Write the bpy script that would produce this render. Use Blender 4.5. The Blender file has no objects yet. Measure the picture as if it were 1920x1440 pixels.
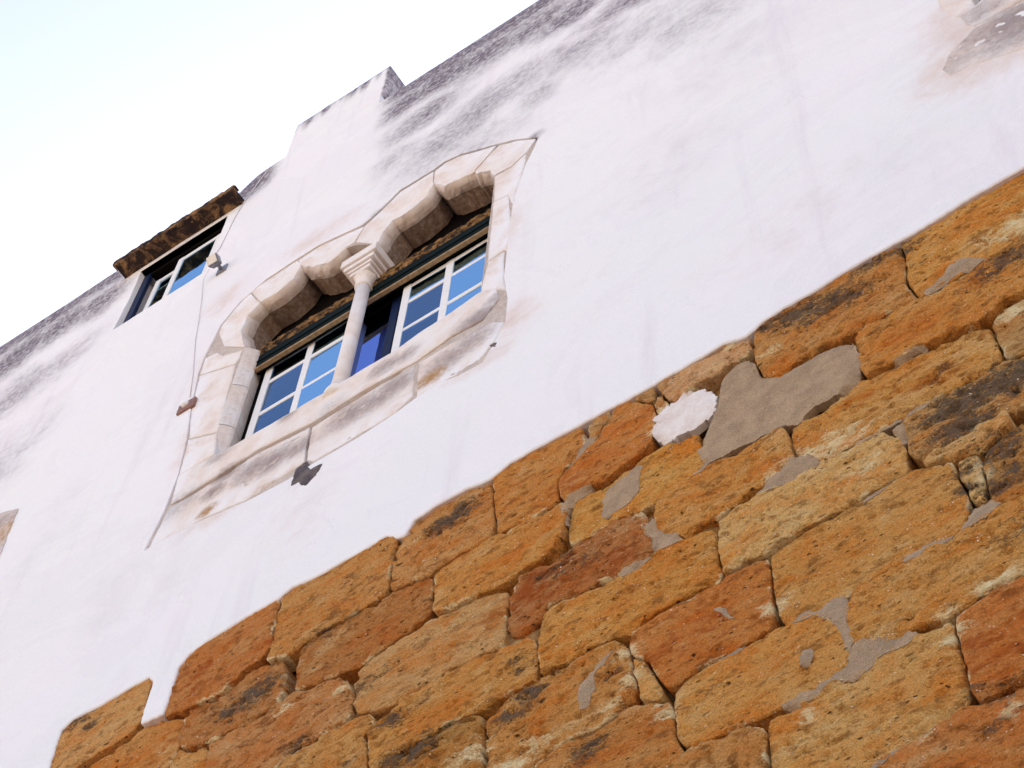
import bpy, bmesh, math, random
import numpy as np
from mathutils import Vector, Matrix, noise
from mathutils.geometry import delaunay_2d_cdt
from mathutils.kdtree import KDTree

random.seed(7)
np.random.seed(7)
R = math.radians
scene = bpy.context.scene

# ------------------------------------------------------------------ camera, sky, sun, exposure
# World: the facade is the plane y = 0, x runs right along it, z is up; the street lies at y < 0.
cam = bpy.data.cameras.new('camera')
cam.sensor_width = 36.0
cam.lens = 71.25
cam.clip_start = 0.1
cam.clip_end = 3000.0
cam_obj = bpy.data.objects.new('camera', cam)
scene.collection.objects.link(cam_obj)
cam_obj.matrix_world = Matrix(((0.827169, 0.478179, 0.29519, 0.0), (0.560437, -0.740524, -0.370857, -4.0236), (0.041259, 0.472196, -0.880527, 1.6), (0, 0, 0, 1)))
scene.camera = cam_obj

SUN_EL, SUN_AZ = 40.0, -22.0          # sun behind the house: azimuth clockwise from +y
world = bpy.data.worlds.new('World')
scene.world = world
world.use_nodes = True
wn = world.node_tree.nodes
sky = wn.new('ShaderNodeTexSky')
sky.sky_type = 'NISHITA'
sky.sun_disc = False
sky.sun_elevation = R(SUN_EL)
sky.sun_rotation = R(SUN_AZ)
sky.altitude = 50
sky.air_density = 1.0
sky.dust_density = 1.5
sky.ozone_density = 1.0
wn['Background'].inputs[1].default_value = 0.12
world.node_tree.links.new(sky.outputs[0], wn['Background'].inputs[0])

sun = bpy.data.lights.new('sun', 'SUN')
sun.energy = 4.0
sun.angle = R(0.53)
sun.color = (1.0, 0.95, 0.87)
sun_obj = bpy.data.objects.new('sun', sun)
scene.collection.objects.link(sun_obj)
to_sun = Vector((math.sin(R(SUN_AZ)) * math.cos(R(SUN_EL)), math.cos(R(SUN_AZ)) * math.cos(R(SUN_EL)), math.sin(R(SUN_EL))))
sun_obj.location = (-20, 20, 40)
sun_obj.rotation_euler = to_sun.to_track_quat('Z', 'Y').to_euler()

vs = scene.view_settings
vs.view_transform = 'Standard'
vs.look = 'None'
vs.gamma = 1.0
vs.exposure = 1.97
vs.use_curve_mapping = False
vs.use_white_balance = True
vs.white_balance_temperature = 7650
vs.white_balance_tint = 17
scene.render.engine = 'CYCLES'
scene.cycles.use_denoising = True
scene.cycles.max_bounces = 5
scene.cycles.diffuse_bounces = 3
scene.cycles.adaptive_threshold = 0.02
scene.cycles.transparent_max_bounces = 12

# ------------------------------------------------------------------ helpers: objects
WORLD_LOC = {}
def link(o, parent=None, loc=(0, 0, 0)):
    scene.collection.objects.link(o)
    loc = Vector(loc)
    WORLD_LOC[o.name] = loc
    if parent is not None:
        o.parent = parent
        o.location = loc - WORLD_LOC[parent.name]
    else:
        o.location = loc
    return o

def thing(name, label, cat, loc, group=None):
    o = bpy.data.objects.new(name, None)
    o.empty_display_size = 0.3
    link(o, None, loc)
    return tag(o, label, cat, group)

def tag(o, label=None, cat=None, group=None, kind=None):
    if label: o['label'] = label
    if cat: o['category'] = cat
    if group: o['group'] = group
    if kind: o['kind'] = kind
    return o

def mesh_obj(name, V, F, mat, parent=None, smooth=False, attrs=None, color=None):
    V = np.asarray(V, dtype=float)
    c = (V.min(0) + V.max(0)) / 2
    me = bpy.data.meshes.new(name)
    me.from_pydata((V - c).tolist(), [], [list(map(int, f)) for f in F])
    if smooth:
        me.polygons.foreach_set('use_smooth', np.ones(len(me.polygons), dtype=bool))
    for k, a in (attrs or {}).items():
        at = me.color_attributes.new(k, 'FLOAT_COLOR', 'POINT')
        at.data.foreach_set('color', np.asarray(a, dtype=np.float32).ravel())
    me.materials.append(mat)
    me.update()
    o = bpy.data.objects.new(name, me)
    if color: o.color = color
    return link(o, parent, c)

def bm_obj(name, bm, mat, parent=None, smooth=False):
    bmesh.ops.recalc_face_normals(bm, faces=bm.faces)
    V = [v.co[:] for v in bm.verts]
    bm.verts.index_update()
    F = [[v.index for v in f.verts] for f in bm.faces]
    bm.free()
    return mesh_obj(name, V, F, mat, parent, smooth)

def box_bm(bm, x0, x1, y0, y1, z0, z1):
    g = bmesh.ops.create_cube(bm, size=1.0)
    for v in g['verts']:
        v.co = Vector((x0 + (v.co.x + .5) * (x1 - x0), y0 + (v.co.y + .5) * (y1 - y0), z0 + (v.co.z + .5) * (z1 - z0)))
    return g['verts']

def box(name, x0, x1, y0, y1, z0, z1, mat, parent=None, bevel=0.004, seg=2):
    bm = bmesh.new()
    box_bm(bm, x0, x1, y0, y1, z0, z1)
    if bevel:
        bmesh.ops.bevel(bm, geom=bm.edges[:], offset=bevel, segments=seg, affect='EDGES', profile=0.5)
    return bm_obj(name, bm, mat, parent)

def lathe(name, cx, cy, prof, mat, parent, n=28, wob=0.0):
    V, F = [], []
    for (r, z) in prof:
        for i in range(n):
            a = 2 * math.pi * i / n
            k = 1 + wob * noise.noise(Vector((math.cos(a) * 1.5, math.sin(a) * 1.5, z * 4)))
            V.append((cx + r * k * math.cos(a), cy + r * k * math.sin(a), z))
    for j in range(len(prof) - 1):
        for i in range(n):
            a, b = j * n + i, j * n + (i + 1) % n
            F.append((a, b, b + n, a + n))
    F.append(tuple(reversed(range(n)))); F.append(tuple(range((len(prof) - 1) * n, len(prof) * n)))
    return mesh_obj(name, V, F, mat, parent, smooth=True)

def tube(name, pts, rad, mat, parent=None, n=8):
    V, F = [], []
    P = [Vector(p) for p in pts]
    for i, p in enumerate(P):
        d = (P[min(i + 1, len(P) - 1)] - P[max(i - 1, 0)]).normalized()
        a = d.orthogonal().normalized(); b = d.cross(a)
        for k in range(n):
            t = 2 * math.pi * k / n
            V.append((p + rad * (math.cos(t) * a + math.sin(t) * b))[:])
    for j in range(len(P) - 1):
        for i in range(n):
            a, b = j * n + i, j * n + (i + 1) % n
            F.append((a, b, b + n, a + n))
    F.append(tuple(range(n))); F.append(tuple(range((len(P) - 1) * n, len(P) * n)))
    return mesh_obj(name, V, F, mat, parent, smooth=True)

# ------------------------------------------------------------------ helpers: relief sheets on the wall plane
def inpoly(P, poly):
    P = np.asarray(P); x, z = P[:, 0], P[:, 1]
    ins = np.zeros(len(P), dtype=bool)
    n = len(poly)
    for i in range(n):
        x1, z1 = poly[i]; x2, z2 = poly[(i + 1) % n]
        if z1 == z2: continue
        c = ((z1 > z) != (z2 > z)) & (x < (x2 - x1) * (z - z1) / (z2 - z1) + x1)
        ins ^= c
    return ins

def dist_to(P, line, closed=True):
    P = np.asarray(P, dtype=float); L = np.asarray(line, dtype=float)
    D = np.full(len(P), 1e9)
    m = len(L) if closed else len(L) - 1
    for i in range(m):
        a = L[i]; b = L[(i + 1) % len(L)]; ab = b - a; l2 = max(ab @ ab, 1e-12)
        t = np.clip(((P - a) @ ab) / l2, 0, 1)
        q = a + t[:, None] * ab
        D = np.minimum(D, np.hypot(*(P - q).T))
    return D

def ccw(poly):
    a = sum(poly[i][0] * poly[(i + 1) % len(poly)][1] - poly[(i + 1) % len(poly)][0] * poly[i][1] for i in range(len(poly)))
    return list(poly) if a > 0 else list(poly)[::-1]

def dense(poly, step, closed=True):
    out = []
    n = len(poly)
    for i in range(n if closed else n - 1):
        a = np.array(poly[i]); b = np.array(poly[(i + 1) % n])
        k = max(1, int(round(np.hypot(*(b - a)) / step)))
        for j in range(k): out.append(tuple(a + (b - a) * j / k))
    if not closed: out.append(tuple(poly[-1]))
    return out

def chaikin(poly, it=2, w=0.25):
    for _ in range(it):
        q = []
        for i in range(len(poly)):
            a = np.array(poly[i]); b = np.array(poly[(i + 1) % len(poly)])
            q += [tuple(a * (1 - w) + b * w), tuple(a * w + b * (1 - w))]
        poly = q
    return poly

def roughen(poly, amp, scale, seed):
    out = []
    for (x, z) in poly:
        v = noise.noise_vector(Vector((x * scale, seed * 3.1, z * scale)))
        w = noise.noise_vector(Vector((x * scale * 3.3, seed * 1.7 + 9, z * scale * 3.3)))
        out.append((x + amp * (v.x + .5 * w.x), z + amp * (v.z + .5 * w.z)))
    return out

def fbm(P, scale, seed, octv=3, sx=1.0, sz=1.0):
    o = seed * 7.31
    return np.array([noise.fractal(Vector((x * scale * sx + o, o * .37, z * scale * sz)), 1.0, 2.0, octv) for x, z in P])

def sheet(outline, holes=(), sp=0.03, rings=(), region=None, coarse=None):
    """constrained Delaunay fill of an outline (already dense) minus holes -> V2, T"""
    outline = ccw(outline)
    loops = [outline] + [ccw(h) for h in holes]
    pts, edges = [], []
    for lp in loops:
        b = len(pts); pts += [tuple(p) for p in lp]
        edges += [(b + i, b + (i + 1) % len(lp)) for i in range(len(lp))]
    nb = len(pts)
    cand = []
    for off in rings:
        for k, lp in enumerate(loops):
            A = np.array(lp); t = np.roll(A, -1, 0) - np.roll(A, 1, 0)
            nrm = np.stack([-t[:, 1], t[:, 0]], 1); nrm /= np.maximum(np.hypot(*nrm.T), 1e-9)[:, None]
            q = A + nrm * off * (1 if k == 0 else -1)
            cand.append(q)
    A = np.array(outline)
    def grid(x0, x1, z0, z1, s):
        gx = np.arange(x0, x1, s); gz = np.arange(z0, z1, s * .866)
        X, Z = np.meshgrid(gx, gz); X = X + (np.arange(len(gz)) % 2)[:, None] * s / 2
        G = np.stack([X.ravel(), Z.ravel()], 1)
        return G + (np.random.rand(*G.shape) - .5) * s * .3
    if region is None:
        G = grid(A[:, 0].min(), A[:, 0].max(), A[:, 1].min(), A[:, 1].max(), sp)
    else:
        G = grid(region[0], region[1], region[2], region[3], sp)
        H = grid(A[:, 0].min(), A[:, 0].max(), A[:, 1].min(), A[:, 1].max(), coarse)
        k = (H[:, 0] > region[0]) & (H[:, 0] < region[1]) & (H[:, 1] > region[2]) & (H[:, 1] < region[3])
        G = np.concatenate([G, H[~k]])
    kd = KDTree(nb)
    for i, p in enumerate(pts): kd.insert((p[0], p[1], 0), i)
    kd.balance()
    lim = (max(rings) if rings else 0) + sp * .45
    def keep(Q, dmin):
        k = inpoly(Q, outline)
        for h in loops[1:]: k &= ~inpoly(Q, h)
        Q = Q[k]
        d = np.array([kd.find((q[0], q[1], 0))[2] for q in Q]) if len(Q) else np.zeros(0)
        return Q[d > dmin]
    for c, off in zip(cand, np.repeat(rings, len(loops)) if rings else []):
        c = keep(c, off * .9)
        pts += [tuple(p) for p in c]
    pts += [tuple(p) for p in keep(G, lim)]
    v, e, f, ov, oe, of = delaunay_2d_cdt([Vector(p) for p in pts], edges, [], 0, 1e-6)
    V = np.array([p[:] for p in v]); T = np.array([q[:] for q in f if len(q) == 3])
    C = V[T].mean(1)
    k = inpoly(C, outline)
    for h in loops[1:]: k &= ~inpoly(C, h)
    T = T[k]
    a, b, c = V[T[:, 0]], V[T[:, 1]], V[T[:, 2]]
    area = (b[:, 0] - a[:, 0]) * (c[:, 1] - a[:, 1]) - (b[:, 1] - a[:, 1]) * (c[:, 0] - a[:, 0])
    T[area < 0] = T[area < 0][:, ::-1]
    T = T[np.abs(area) > 1e-9]
    used = np.unique(T); remap = -np.ones(len(V), dtype=int); remap[used] = np.arange(len(used))
    return V[used], remap[T]

def relief(name, V2, T, Y, back, mat, parent, attrs=None, color=None, smooth=True):
    """front surface at depth Y(x,z) with skirts back to depth `back`"""
    V = np.stack([V2[:, 0], Y, V2[:, 1]], 1)
    E = np.concatenate([T[:, [0, 1]], T[:, [1, 2]], T[:, [2, 0]]])
    key = set(map(tuple, E.tolist()))
    bnd = [(a, b) for (a, b) in key if (b, a) not in key]
    bv = sorted({i for e in bnd for i in e}); idx = {v: len(V) + k for k, v in enumerate(bv)}
    Fr = V[bv].copy(); Bk = Fr.copy(); Bk[:, 1] = back; m = len(bv)      # own vertices: a crisp arris
    F = T.tolist() + [[idx[b], idx[a], idx[a] + m, idx[b] + m] for a, b in bnd]
    at = {}
    for k, a in (attrs or {}).items(): at[k] = np.concatenate([a, a[bv], a[bv]])
    return mesh_obj(name, np.concatenate([V, Fr, Bk]), F, mat, parent, smooth, at, color)

# ------------------------------------------------------------------ helpers: materials
def srgb(r, g, b, k=1.0):
    f = lambda c: (c / 255 / 12.92 if c / 255 <= .04045 else ((c / 255 + .055) / 1.055) ** 2.4)
    return (f(r) * k, f(g) * k, f(b) * k, 1.0)

class NT:
    def __init__(self, name):
        self.m = bpy.data.materials.new(name); self.m.use_nodes = True
        self.t = self.m.node_tree; self.n = self.t.nodes
        self.b = self.n['Principled BSDF']; self.out = self.n['Material Output']
        self.co = self.n.new('ShaderNodeTexCoord').outputs['Object']
    def l(self, a, b): self.t.links.new(a, b)
    def val(self, sock, v):
        if hasattr(v, 'node'): self.l(v, sock)
        else: sock.default_value = v
    def mapping(self, scale=(1, 1, 1), src=None, loc=None):
        m = self.n.new('ShaderNodeMapping'); self.l(src or self.co, m.inputs[0]); m.inputs['Scale'].default_value = scale
        if loc is not None: self.val(m.inputs['Location'], loc)
        return m.outputs[0]
    def noise(self, scale, detail=4, rough=.55, src=None, dist=0.0, out=0):
        t = self.n.new('ShaderNodeTexNoise'); self.l(src or self.co, t.inputs['Vector'])
        t.inputs['Scale'].default_value = scale; t.inputs['Detail'].default_value = detail
        t.inputs['Roughness'].default_value = rough; t.inputs['Distortion'].default_value = dist
        return t.outputs[out]
    def voro(self, scale, src=None, feature='F1', rnd=1.0):
        t = self.n.new('ShaderNodeTexVoronoi'); self.l(src or self.co, t.inputs['Vector']); t.feature = feature
        t.inputs['Scale'].default_value = scale; t.inputs['Randomness'].default_value = rnd
        return t.outputs['Distance']
    def ramp(self, f, a, b, lo=0.0, hi=1.0):
        t = self.n.new('ShaderNodeMapRange'); t.interpolation_type = 'SMOOTHSTEP'
        self.val(t.inputs[0], f); self.val(t.inputs[1], a); self.val(t.inputs[2], b); self.val(t.inputs[3], lo); self.val(t.inputs[4], hi)
        return t.outputs[0]
    def math(self, op, a, b=0.0):
        t = self.n.new('ShaderNodeMath'); t.operation = op; self.val(t.inputs[0], a); self.val(t.inputs[1], b); return t.outputs[0]
    def mix(self, f, a, b, mode='MIX'):
        t = self.n.new('ShaderNodeMix'); t.data_type = 'RGBA'; t.blend_type = mode
        self.val(t.inputs[0], f); self.val(t.inputs[6], a); self.val(t.inputs[7], b); return t.outputs[2]
    def attr(self, name):
        a = self.n.new('ShaderNodeAttribute'); a.attribute_name = name
        s = self.n.new('ShaderNodeSeparateColor'); self.l(a.outputs['Color'], s.inputs[0]); return s.outputs
    def bump(self, h, strength=.5, dist=.01, prev=None):
        t = self.n.new('ShaderNodeBump'); self.l(h, t.inputs['Height']); t.inputs['Strength'].default_value = strength; t.inputs['Distance'].default_value = dist
        if prev: self.l(prev, t.inputs['Normal'])
        return t.outputs[0]
    def fin(self, col, rough=.9, normal=None, spec=.2):
        self.val(self.b.inputs['Base Color'], col); self.val(self.b.inputs['Roughness'], rough)
        self.b.inputs['Specular IOR Level'].default_value = spec
        if normal: self.l(normal, self.b.inputs['Normal'])
        return self.m

def mat_plain(name, col, rough=.7, var=.15, scale=20, bump=.2, spec=.3):
    n = NT(name); f = n.noise(scale, 5)
    c2 = tuple(v * (1 - var * 2) for v in col[:3]) + (1,)
    return n.fin(n.mix(n.ramp(f, .3, .7), c2, col), rough, n.bump(f, bump, .004), spec)

def mat_stone():
    """weathered sandstone; the block's own tint is its object colour, marks = (lichen, pale crumble and painted rim highlight, rust)"""
    n = NT('sandstone')
    oi = n.n.new('ShaderNodeObjectInfo')
    add = n.n.new('ShaderNodeVectorMath'); add.operation = 'ADD'
    off = n.n.new('ShaderNodeVectorMath'); off.operation = 'SCALE'; off.inputs[0].default_value = (13.1, 7.7, 31.3); n.l(oi.outputs['Random'], off.inputs['Scale'])
    n.l(n.co, add.inputs[0]); n.l(off.outputs[0], add.inputs[1])
    co = add.outputs[0]
    bed = n.mapping((1, 1, 2.0), co)
    big = n.noise(3.2, 5, .62, bed, .6)
    mid = n.noise(11, 5, .62, bed, .3)
    fine = n.noise(55, 5, .65, bed)
    grit = n.noise(150, 3, .6, co)
    tint = n.mix(.06, n.mix(.32, oi.outputs['Color'], srgb(190, 130, 70)), srgb(178, 150, 120))
    dk = n.mix(1.0, tint, (.46, .37, .31, 1), 'MULTIPLY')
    rust = n.mix(1.0, tint, (1.0, .66, .38, 1), 'MULTIPLY')
    pale = n.mix(.6, tint, srgb(214, 178, 128))
    c = n.mix(n.ramp(big, .42, .72), tint, rust)
    c = n.mix(n.ramp(big, .46, .26, 0, .8), c, pale)
    c = n.mix(n.ramp(mid, .51, .67, 0, .85), c, dk)
    c = n.mix(n.ramp(n.noise(7, 6, .7, n.mapping((1, 1, 3.2), co), .8), .56, .70, 0, .7), c, rust)
    c = n.mix(n.ramp(fine, .53, .68, 0, .72), c, dk)
    c = n.mix(n.ramp(fine, .43, .29, 0, .65), c, pale)
    c = n.mix(1.0, c, n.mix(n.ramp(grit, .35, .65), (.80, .79, .78, 1), (1.14, 1.14, 1.14, 1)), 'MULTIPLY')
    mk = n.attr('marks')
    spk = n.math('ADD', n.math('MULTIPLY', n.noise(13, 4, .6, bed, .2), .45), n.math('MULTIPLY', n.noise(75, 5, .7, bed), .55))
    lich = n.math('MULTIPLY', n.ramp(n.math('ADD', spk, n.math('MULTIPLY', mk[0], .24)), .60, .74), n.ramp(mk[0], .0, .3))
    c = n.mix(n.math('MULTIPLY', n.ramp(n.math('ADD', mid, n.math('MULTIPLY', mk[2], .3)), .5, .9), n.ramp(mk[2], .0, .3)), c, n.mix(1.0, tint, (.72, .40, .22, 1), 'MULTIPLY'))
    c = n.mix(n.math('MULTIPLY', n.ramp(n.math('ADD', spk, n.math('MULTIPLY', mk[1], .25)), .58, .76), n.ramp(mk[1], .0, .3)), c, srgb(222, 196, 152))
    dkl = n.mix(n.noise(90, 3), srgb(58, 47, 42), srgb(108, 92, 80))
    c = n.mix(n.math('MULTIPLY', lich, .9), c, dkl)
    # pale shell flecks
    fl = n.voro(34, n.mapping((1, 1, 1.6), co))
    sel = n.ramp(n.noise(9, 3, .6, co), .52, .62)
    c = n.mix(n.math('MULTIPLY', n.ramp(fl, .16, .10), sel), c, srgb(232, 214, 190))
    # small dark holes
    ho = n.voro(19, n.mapping((.8, 1, 1.9), co)); hs = n.ramp(n.noise(5, 3, .6, co), .46, .58)
    ho2 = n.voro(7.5, n.mapping((.7, 1, 2.2), co)); hs2 = n.ramp(n.noise(2.6, 3, .6, co), .52, .62)
    hole = n.math('MAXIMUM', n.math('MULTIPLY', n.ramp(ho, .17, .08), hs), n.math('MULTIPLY', n.ramp(ho2, .13, .06), hs2))
    c = n.mix(n.math('MULTIPLY', hole, .8), c, srgb(62, 38, 20))
    h = n.math('ADD', n.math('MULTIPLY', mid, 1.0), n.math('ADD', n.math('MULTIPLY', fine, .42), n.math('MULTIPLY', grit, .08)))
    h = n.math('SUBTRACT', h, n.math('MULTIPLY', hole, .9))
    h = n.math('SUBTRACT', h, n.math('MULTIPLY', lich, .15))
    return n.fin(c, .95, n.bump(h, 1.0, .026), .1)

def mat_mortar(name, col, col2, speck=.5, grain=1.0):
    n = NT(name)
    a = n.noise(9, 5, .65); b = n.noise(48, 5, .65); s_ = n.noise(170, 3, .6)
    c = n.mix(n.ramp(a, .35, .65), col, col2)
    c = n.mix(n.ramp(b, .55, .75, 0, speck), c, tuple(v * .5 for v in col[:3]) + (1,))
    c = n.mix(1.0, c, n.mix(n.ramp(s_, .35, .65), (1 - .22 * grain, 1 - .23 * grain, 1 - .24 * grain, 1), (1 + .12 * grain, 1 + .12 * grain, 1 + .12 * grain, 1)), 'MULTIPLY')
    return n.fin(c, .95, n.bump(n.math('ADD', n.math('ADD', a, n.math('MULTIPLY', b, .7)), n.math('MULTIPLY', s_, .15 * grain)), .9 * grain, .014), .1)

def mat_plaster():
    """limewashed render; marks = (black mould, warm bare stone showing through and painted rim shade, grey grime)"""
    n = NT('limewash')
    mk = n.attr('marks')
    str_ = n.mapping((.75, 1, .75))
    a = n.noise(2.3, 7, .68, str_, .5); b = n.noise(9, 6, .65, str_, .4); f = n.noise(60, 4)
    base = n.mix(n.ramp(n.noise(.9, 4, .6), .3, .7), (.795, .742, .768, 1), (.775, .748, .756, 1))
    base = n.mix(n.ramp(b, .5, .8, 0, .25), base, (.72, .68, .70, 1))
    g = n.math('ADD', n.math('MULTIPLY', a, .65), n.math('MULTIPLY', b, .35))
    m = n.math('MULTIPLY', n.ramp(n.math('ADD', g, n.math('MULTIPLY', mk[0], .62)), .50, 1.22), n.ramp(mk[0], .0, .4))
    gr = n.math('MULTIPLY', n.ramp(n.math('ADD', g, n.math('MULTIPLY', mk[2], .5)), .42, 1.05), n.ramp(mk[2], .0, .4))
    wm = n.math('MULTIPLY', n.ramp(n.math('ADD', b, n.math('MULTIPLY', mk[1], .6)), .40, 1.15), n.ramp(mk[1], .0, .4))
    c = n.mix(n.math('MULTIPLY', wm, .75), base, srgb(214, 184, 170, .95))
    c = n.mix(n.math('MULTIPLY', gr, .55), c, srgb(158, 146, 160))
    # faint rain streaks, trowelled coats and hairline cracks
    stk = n.noise(1.0, 5, .6, n.mapping((5.0, 1, .35)), .3)
    c = n.mix(n.ramp(stk, .55, .78, 0, .34), c, srgb(204, 192, 202))
    coat = n.ramp(n.noise(.55, 5, .72, None, 1.2), .52, .54)
    c = n.mix(n.math('MULTIPLY', coat, .10), c, srgb(208, 198, 206))
    wob = n.n.new('ShaderNodeVectorMath'); wob.operation = 'MULTIPLY_ADD'; n.l(n.noise(4, 4, .6, None, 0, 1), wob.inputs[0]); wob.inputs[1].default_value = (.35, .35, .35); n.l(n.co, wob.inputs[2])
    crk = n.math('MULTIPLY', n.ramp(n.voro(.9, wob.outputs[0], 'DISTANCE_TO_EDGE'), .006, .002), n.ramp(n.noise(.7, 2), .52, .62))
    c = n.mix(n.math('MULTIPLY', crk, .07), c, srgb(120, 106, 112))
    spk = n.ramp(n.noise(26, 5, .7), .66, .74)
    c = n.mix(1.0, c, n.mix(n.ramp(n.noise(140, 2, .5), .3, .7), (.965, .965, .965, 1), (1.03, 1.03, 1.03, 1)), 'MULTIPLY')
    c = n.mix(n.math('MULTIPLY', spk, .22), c, srgb(150, 136, 140))
    mould = n.mix(b, srgb(66, 54, 66), srgb(118, 103, 118))
    m = n.math('MINIMUM', n.math('MULTIPLY', m, n.ramp(n.noise(24, 6, .78, str_), .34, .62, .50, 1.22)), 1.0)
    c = n.mix(n.math('MULTIPLY', m, .93), c, mould)
    h = n.math('ADD', n.math('MULTIPLY', b, .7), n.math('MULTIPLY', f, .18))
    h = n.math('ADD', h, n.math('MULTIPLY', n.noise(5, 3, .6, n.mapping((.5, 1, 2.2)), 1.0), .8))
    return n.fin(c, .92, n.bump(h, .4, .014), .15)

def mat_limestone():
    n = NT('window_limestone')
    a = n.noise(5, 6, .68, None, .4); b = n.noise(28, 6, .68); g = n.noise(120, 3)
    mk = n.attr('marks')
    c = n.mix(n.ramp(a, .3, .7), srgb(216, 196, 186), srgb(230, 215, 208))
    c = n.mix(n.ramp(b, .52, .75, 0, .4), c, srgb(200, 176, 164))
    c = n.mix(n.math('MULTIPLY', n.ramp(n.noise(2.2, 6, .7, None, .6), .44, .60, 0, .55), n.math('SUBTRACT', 1.0, n.ramp(mk[2], 0, .3))), c, (.775, .745, .755, 1))
    ws = n.attr('wash')
    c = n.mix(n.math('MULTIPLY', ws[0], n.ramp(n.noise(5, 6, .7, None, .5), .34, .56)), c, (.785, .742, .762, 1))
    gr = n.math('MULTIPLY', n.ramp(n.math('ADD', n.math('ADD', n.math('MULTIPLY', a, .5), n.math('MULTIPLY', b, .5)), n.math('MULTIPLY', mk[0], .45)), .42, 1.0), n.ramp(mk[0], .0, .4))
    c = n.mix(n.math('MULTIPLY', gr, .8), c, srgb(128, 108, 108))
    oc = n.math('MULTIPLY', n.ramp(n.math('ADD', b, n.math('MULTIPLY', mk[1], .55)), .38, 1.1), n.ramp(mk[1], .0, .4))
    c = n.mix(oc, c, srgb(168, 126, 84))
    c = n.mix(n.math('MULTIPLY', mk[2], n.ramp(b, .25, .65, .72, 1.0)), c, srgb(104, 68, 40))  # brown recess shade of chamfer and soffit put into the stone colour
    return n.fin(c, .9, n.bump(n.math('ADD', b, n.math('MULTIPLY', g, .3)), .35, .008), .15)

def mat_glass(name, tint, ior=20.0, sky_tint=(.38, .72, 1.0, 1)):
    n = NT(name)
    n.n.remove(n.b)
    fr = n.n.new('ShaderNodeFresnel'); fr.inputs[0].default_value = ior
    gl = n.n.new('ShaderNodeBsdfGlossy'); gl.inputs['Roughness'].default_value = .012; gl.inputs['Color'].default_value = sky_tint  # blue of the reflected sky is put into the gloss colour
    tr = n.n.new('ShaderNodeBsdfTransparent'); tr.inputs[0].default_value = tint
    wv = n.bump(n.noise(2.2, 2), .05, .05)
    n.l(wv, gl.inputs['Normal'])
    mx = n.n.new('ShaderNodeMixShader'); n.l(fr.outputs[0], mx.inputs[0]); n.l(tr.outputs[0], mx.inputs[1]); n.l(gl.outputs[0], mx.inputs[2])
    n.l(mx.outputs[0], n.out.inputs[0])
    return n.m

M = dict(
    stone=mat_stone(),
    mortar=mat_mortar('lime_mortar', srgb(176, 136, 90), srgb(132, 92, 56)),
    cement=mat_mortar('grey_cement', srgb(178, 148, 120), srgb(158, 131, 107), .3),
    darkmortar=mat_mortar('dark_mortar', srgb(84, 76, 80), srgb(118, 106, 106), .5),
    whiteplaster=mat_mortar('old_white_render', srgb(216, 198, 190), srgb(228, 216, 212), .12, .4),
    plaster=mat_plaster(),
    lime=mat_limestone(),
    bed=mat_mortar('surround_mortar', srgb(190, 172, 164), srgb(206, 190, 182), .5),
    white=mat_plain('white_paint', srgb(232, 226, 224), .45, .04, 40, .1),
    green=mat_plain('green_paint', srgb(8, 20, 17), .7, .2, 30, .2, .06),
    blue=mat_plain('blue_paint', srgb(20, 34, 68), .5, .15, 30, .1, .15),
    wood=mat_plain('pale_wood', srgb(168, 134, 100), .8, .2, 30, .4),
    darkwood=mat_plain('dark_wood', srgb(18, 13, 12), .9, .2, 30, .4, .05),  # near-black carries the shade of the boards behind the arches
    room=mat_plain('room_plaster', srgb(92, 82, 88), .9, .1, 5, .1),
    cloth=mat_plain('curtain_cloth', srgb(150, 136, 150), .9, .1, 30, .1),
    glass=mat_glass('window_glass', (.82, .86, .88, 1)),
    clear=mat_glass('clear_window_glass', (.86, .88, .9, 1), 3.0, (.40, .66, 1.0, 1)),
    violet=mat_glass('violet_reflection_glass', (.7, .7, .8, 1), 14.0, (.26, .40, .92, 1)),  # violet-blue reflection beside the column put into the gloss colour
    metal=mat_plain('lamp_grey_metal', srgb(128, 126, 134), .45, .1, 40, .1, .5),
    lens=mat_plain('lamp_lens', srgb(214, 204, 196), .25, .05, 40, .05, .5),
    cable=mat_plain('cable_sheath', srgb(212, 202, 204), .6, .05, 40, .1),
    tile=mat_plain('brown_plate', srgb(150, 108, 96), .6, .2, 60, .2),
    ivory=mat_plain('ivory_cap', srgb(236, 232, 232), .35, .03, 40, .05, .5),
)
def mat_grimy():
    n = NT('grimy_slab'); a = n.noise(6, 6, .7, n.mapping((1, 1, 1)), .5); b = n.noise(34, 5, .65)
    c = n.mix(n.ramp(a, .45, .66), srgb(46, 36, 36), srgb(150, 112, 78)); c = n.mix(n.ramp(b, .5, .72, 0, .6), c, srgb(74, 54, 46))
    return n.fin(c, .95, n.bump(n.math('ADD', a, b), .6, .012), .1)
M['grimy'] = mat_grimy()
def mat_crust():
    n = NT('crusted_beam'); a = n.noise(16, 6, .7, n.mapping((1, 1, 1.5)), .6); b = n.noise(60, 5, .7)
    c = n.mix(n.ramp(a, .42, .64), srgb(40, 29, 23), srgb(156, 112, 68)); c = n.mix(n.ramp(b, .58, .75, 0, .8), c, srgb(206, 178, 132))
    return n.fin(c, .95, n.bump(n.math('ADD', a, n.math('MULTIPLY', b, .5)), .8, .014), .1)
M['crust'] = mat_crust()
def mat_roof():
    n = NT('roof_edge_mortar'); a = n.noise(9, 6, .7); 
    return n.fin(n.mix(n.ramp(a, .35, .7), srgb(50, 42, 48), srgb(120, 100, 92)), .95, n.bump(a, .6, .01), .1)
M['roof'] = mat_roof()
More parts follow.
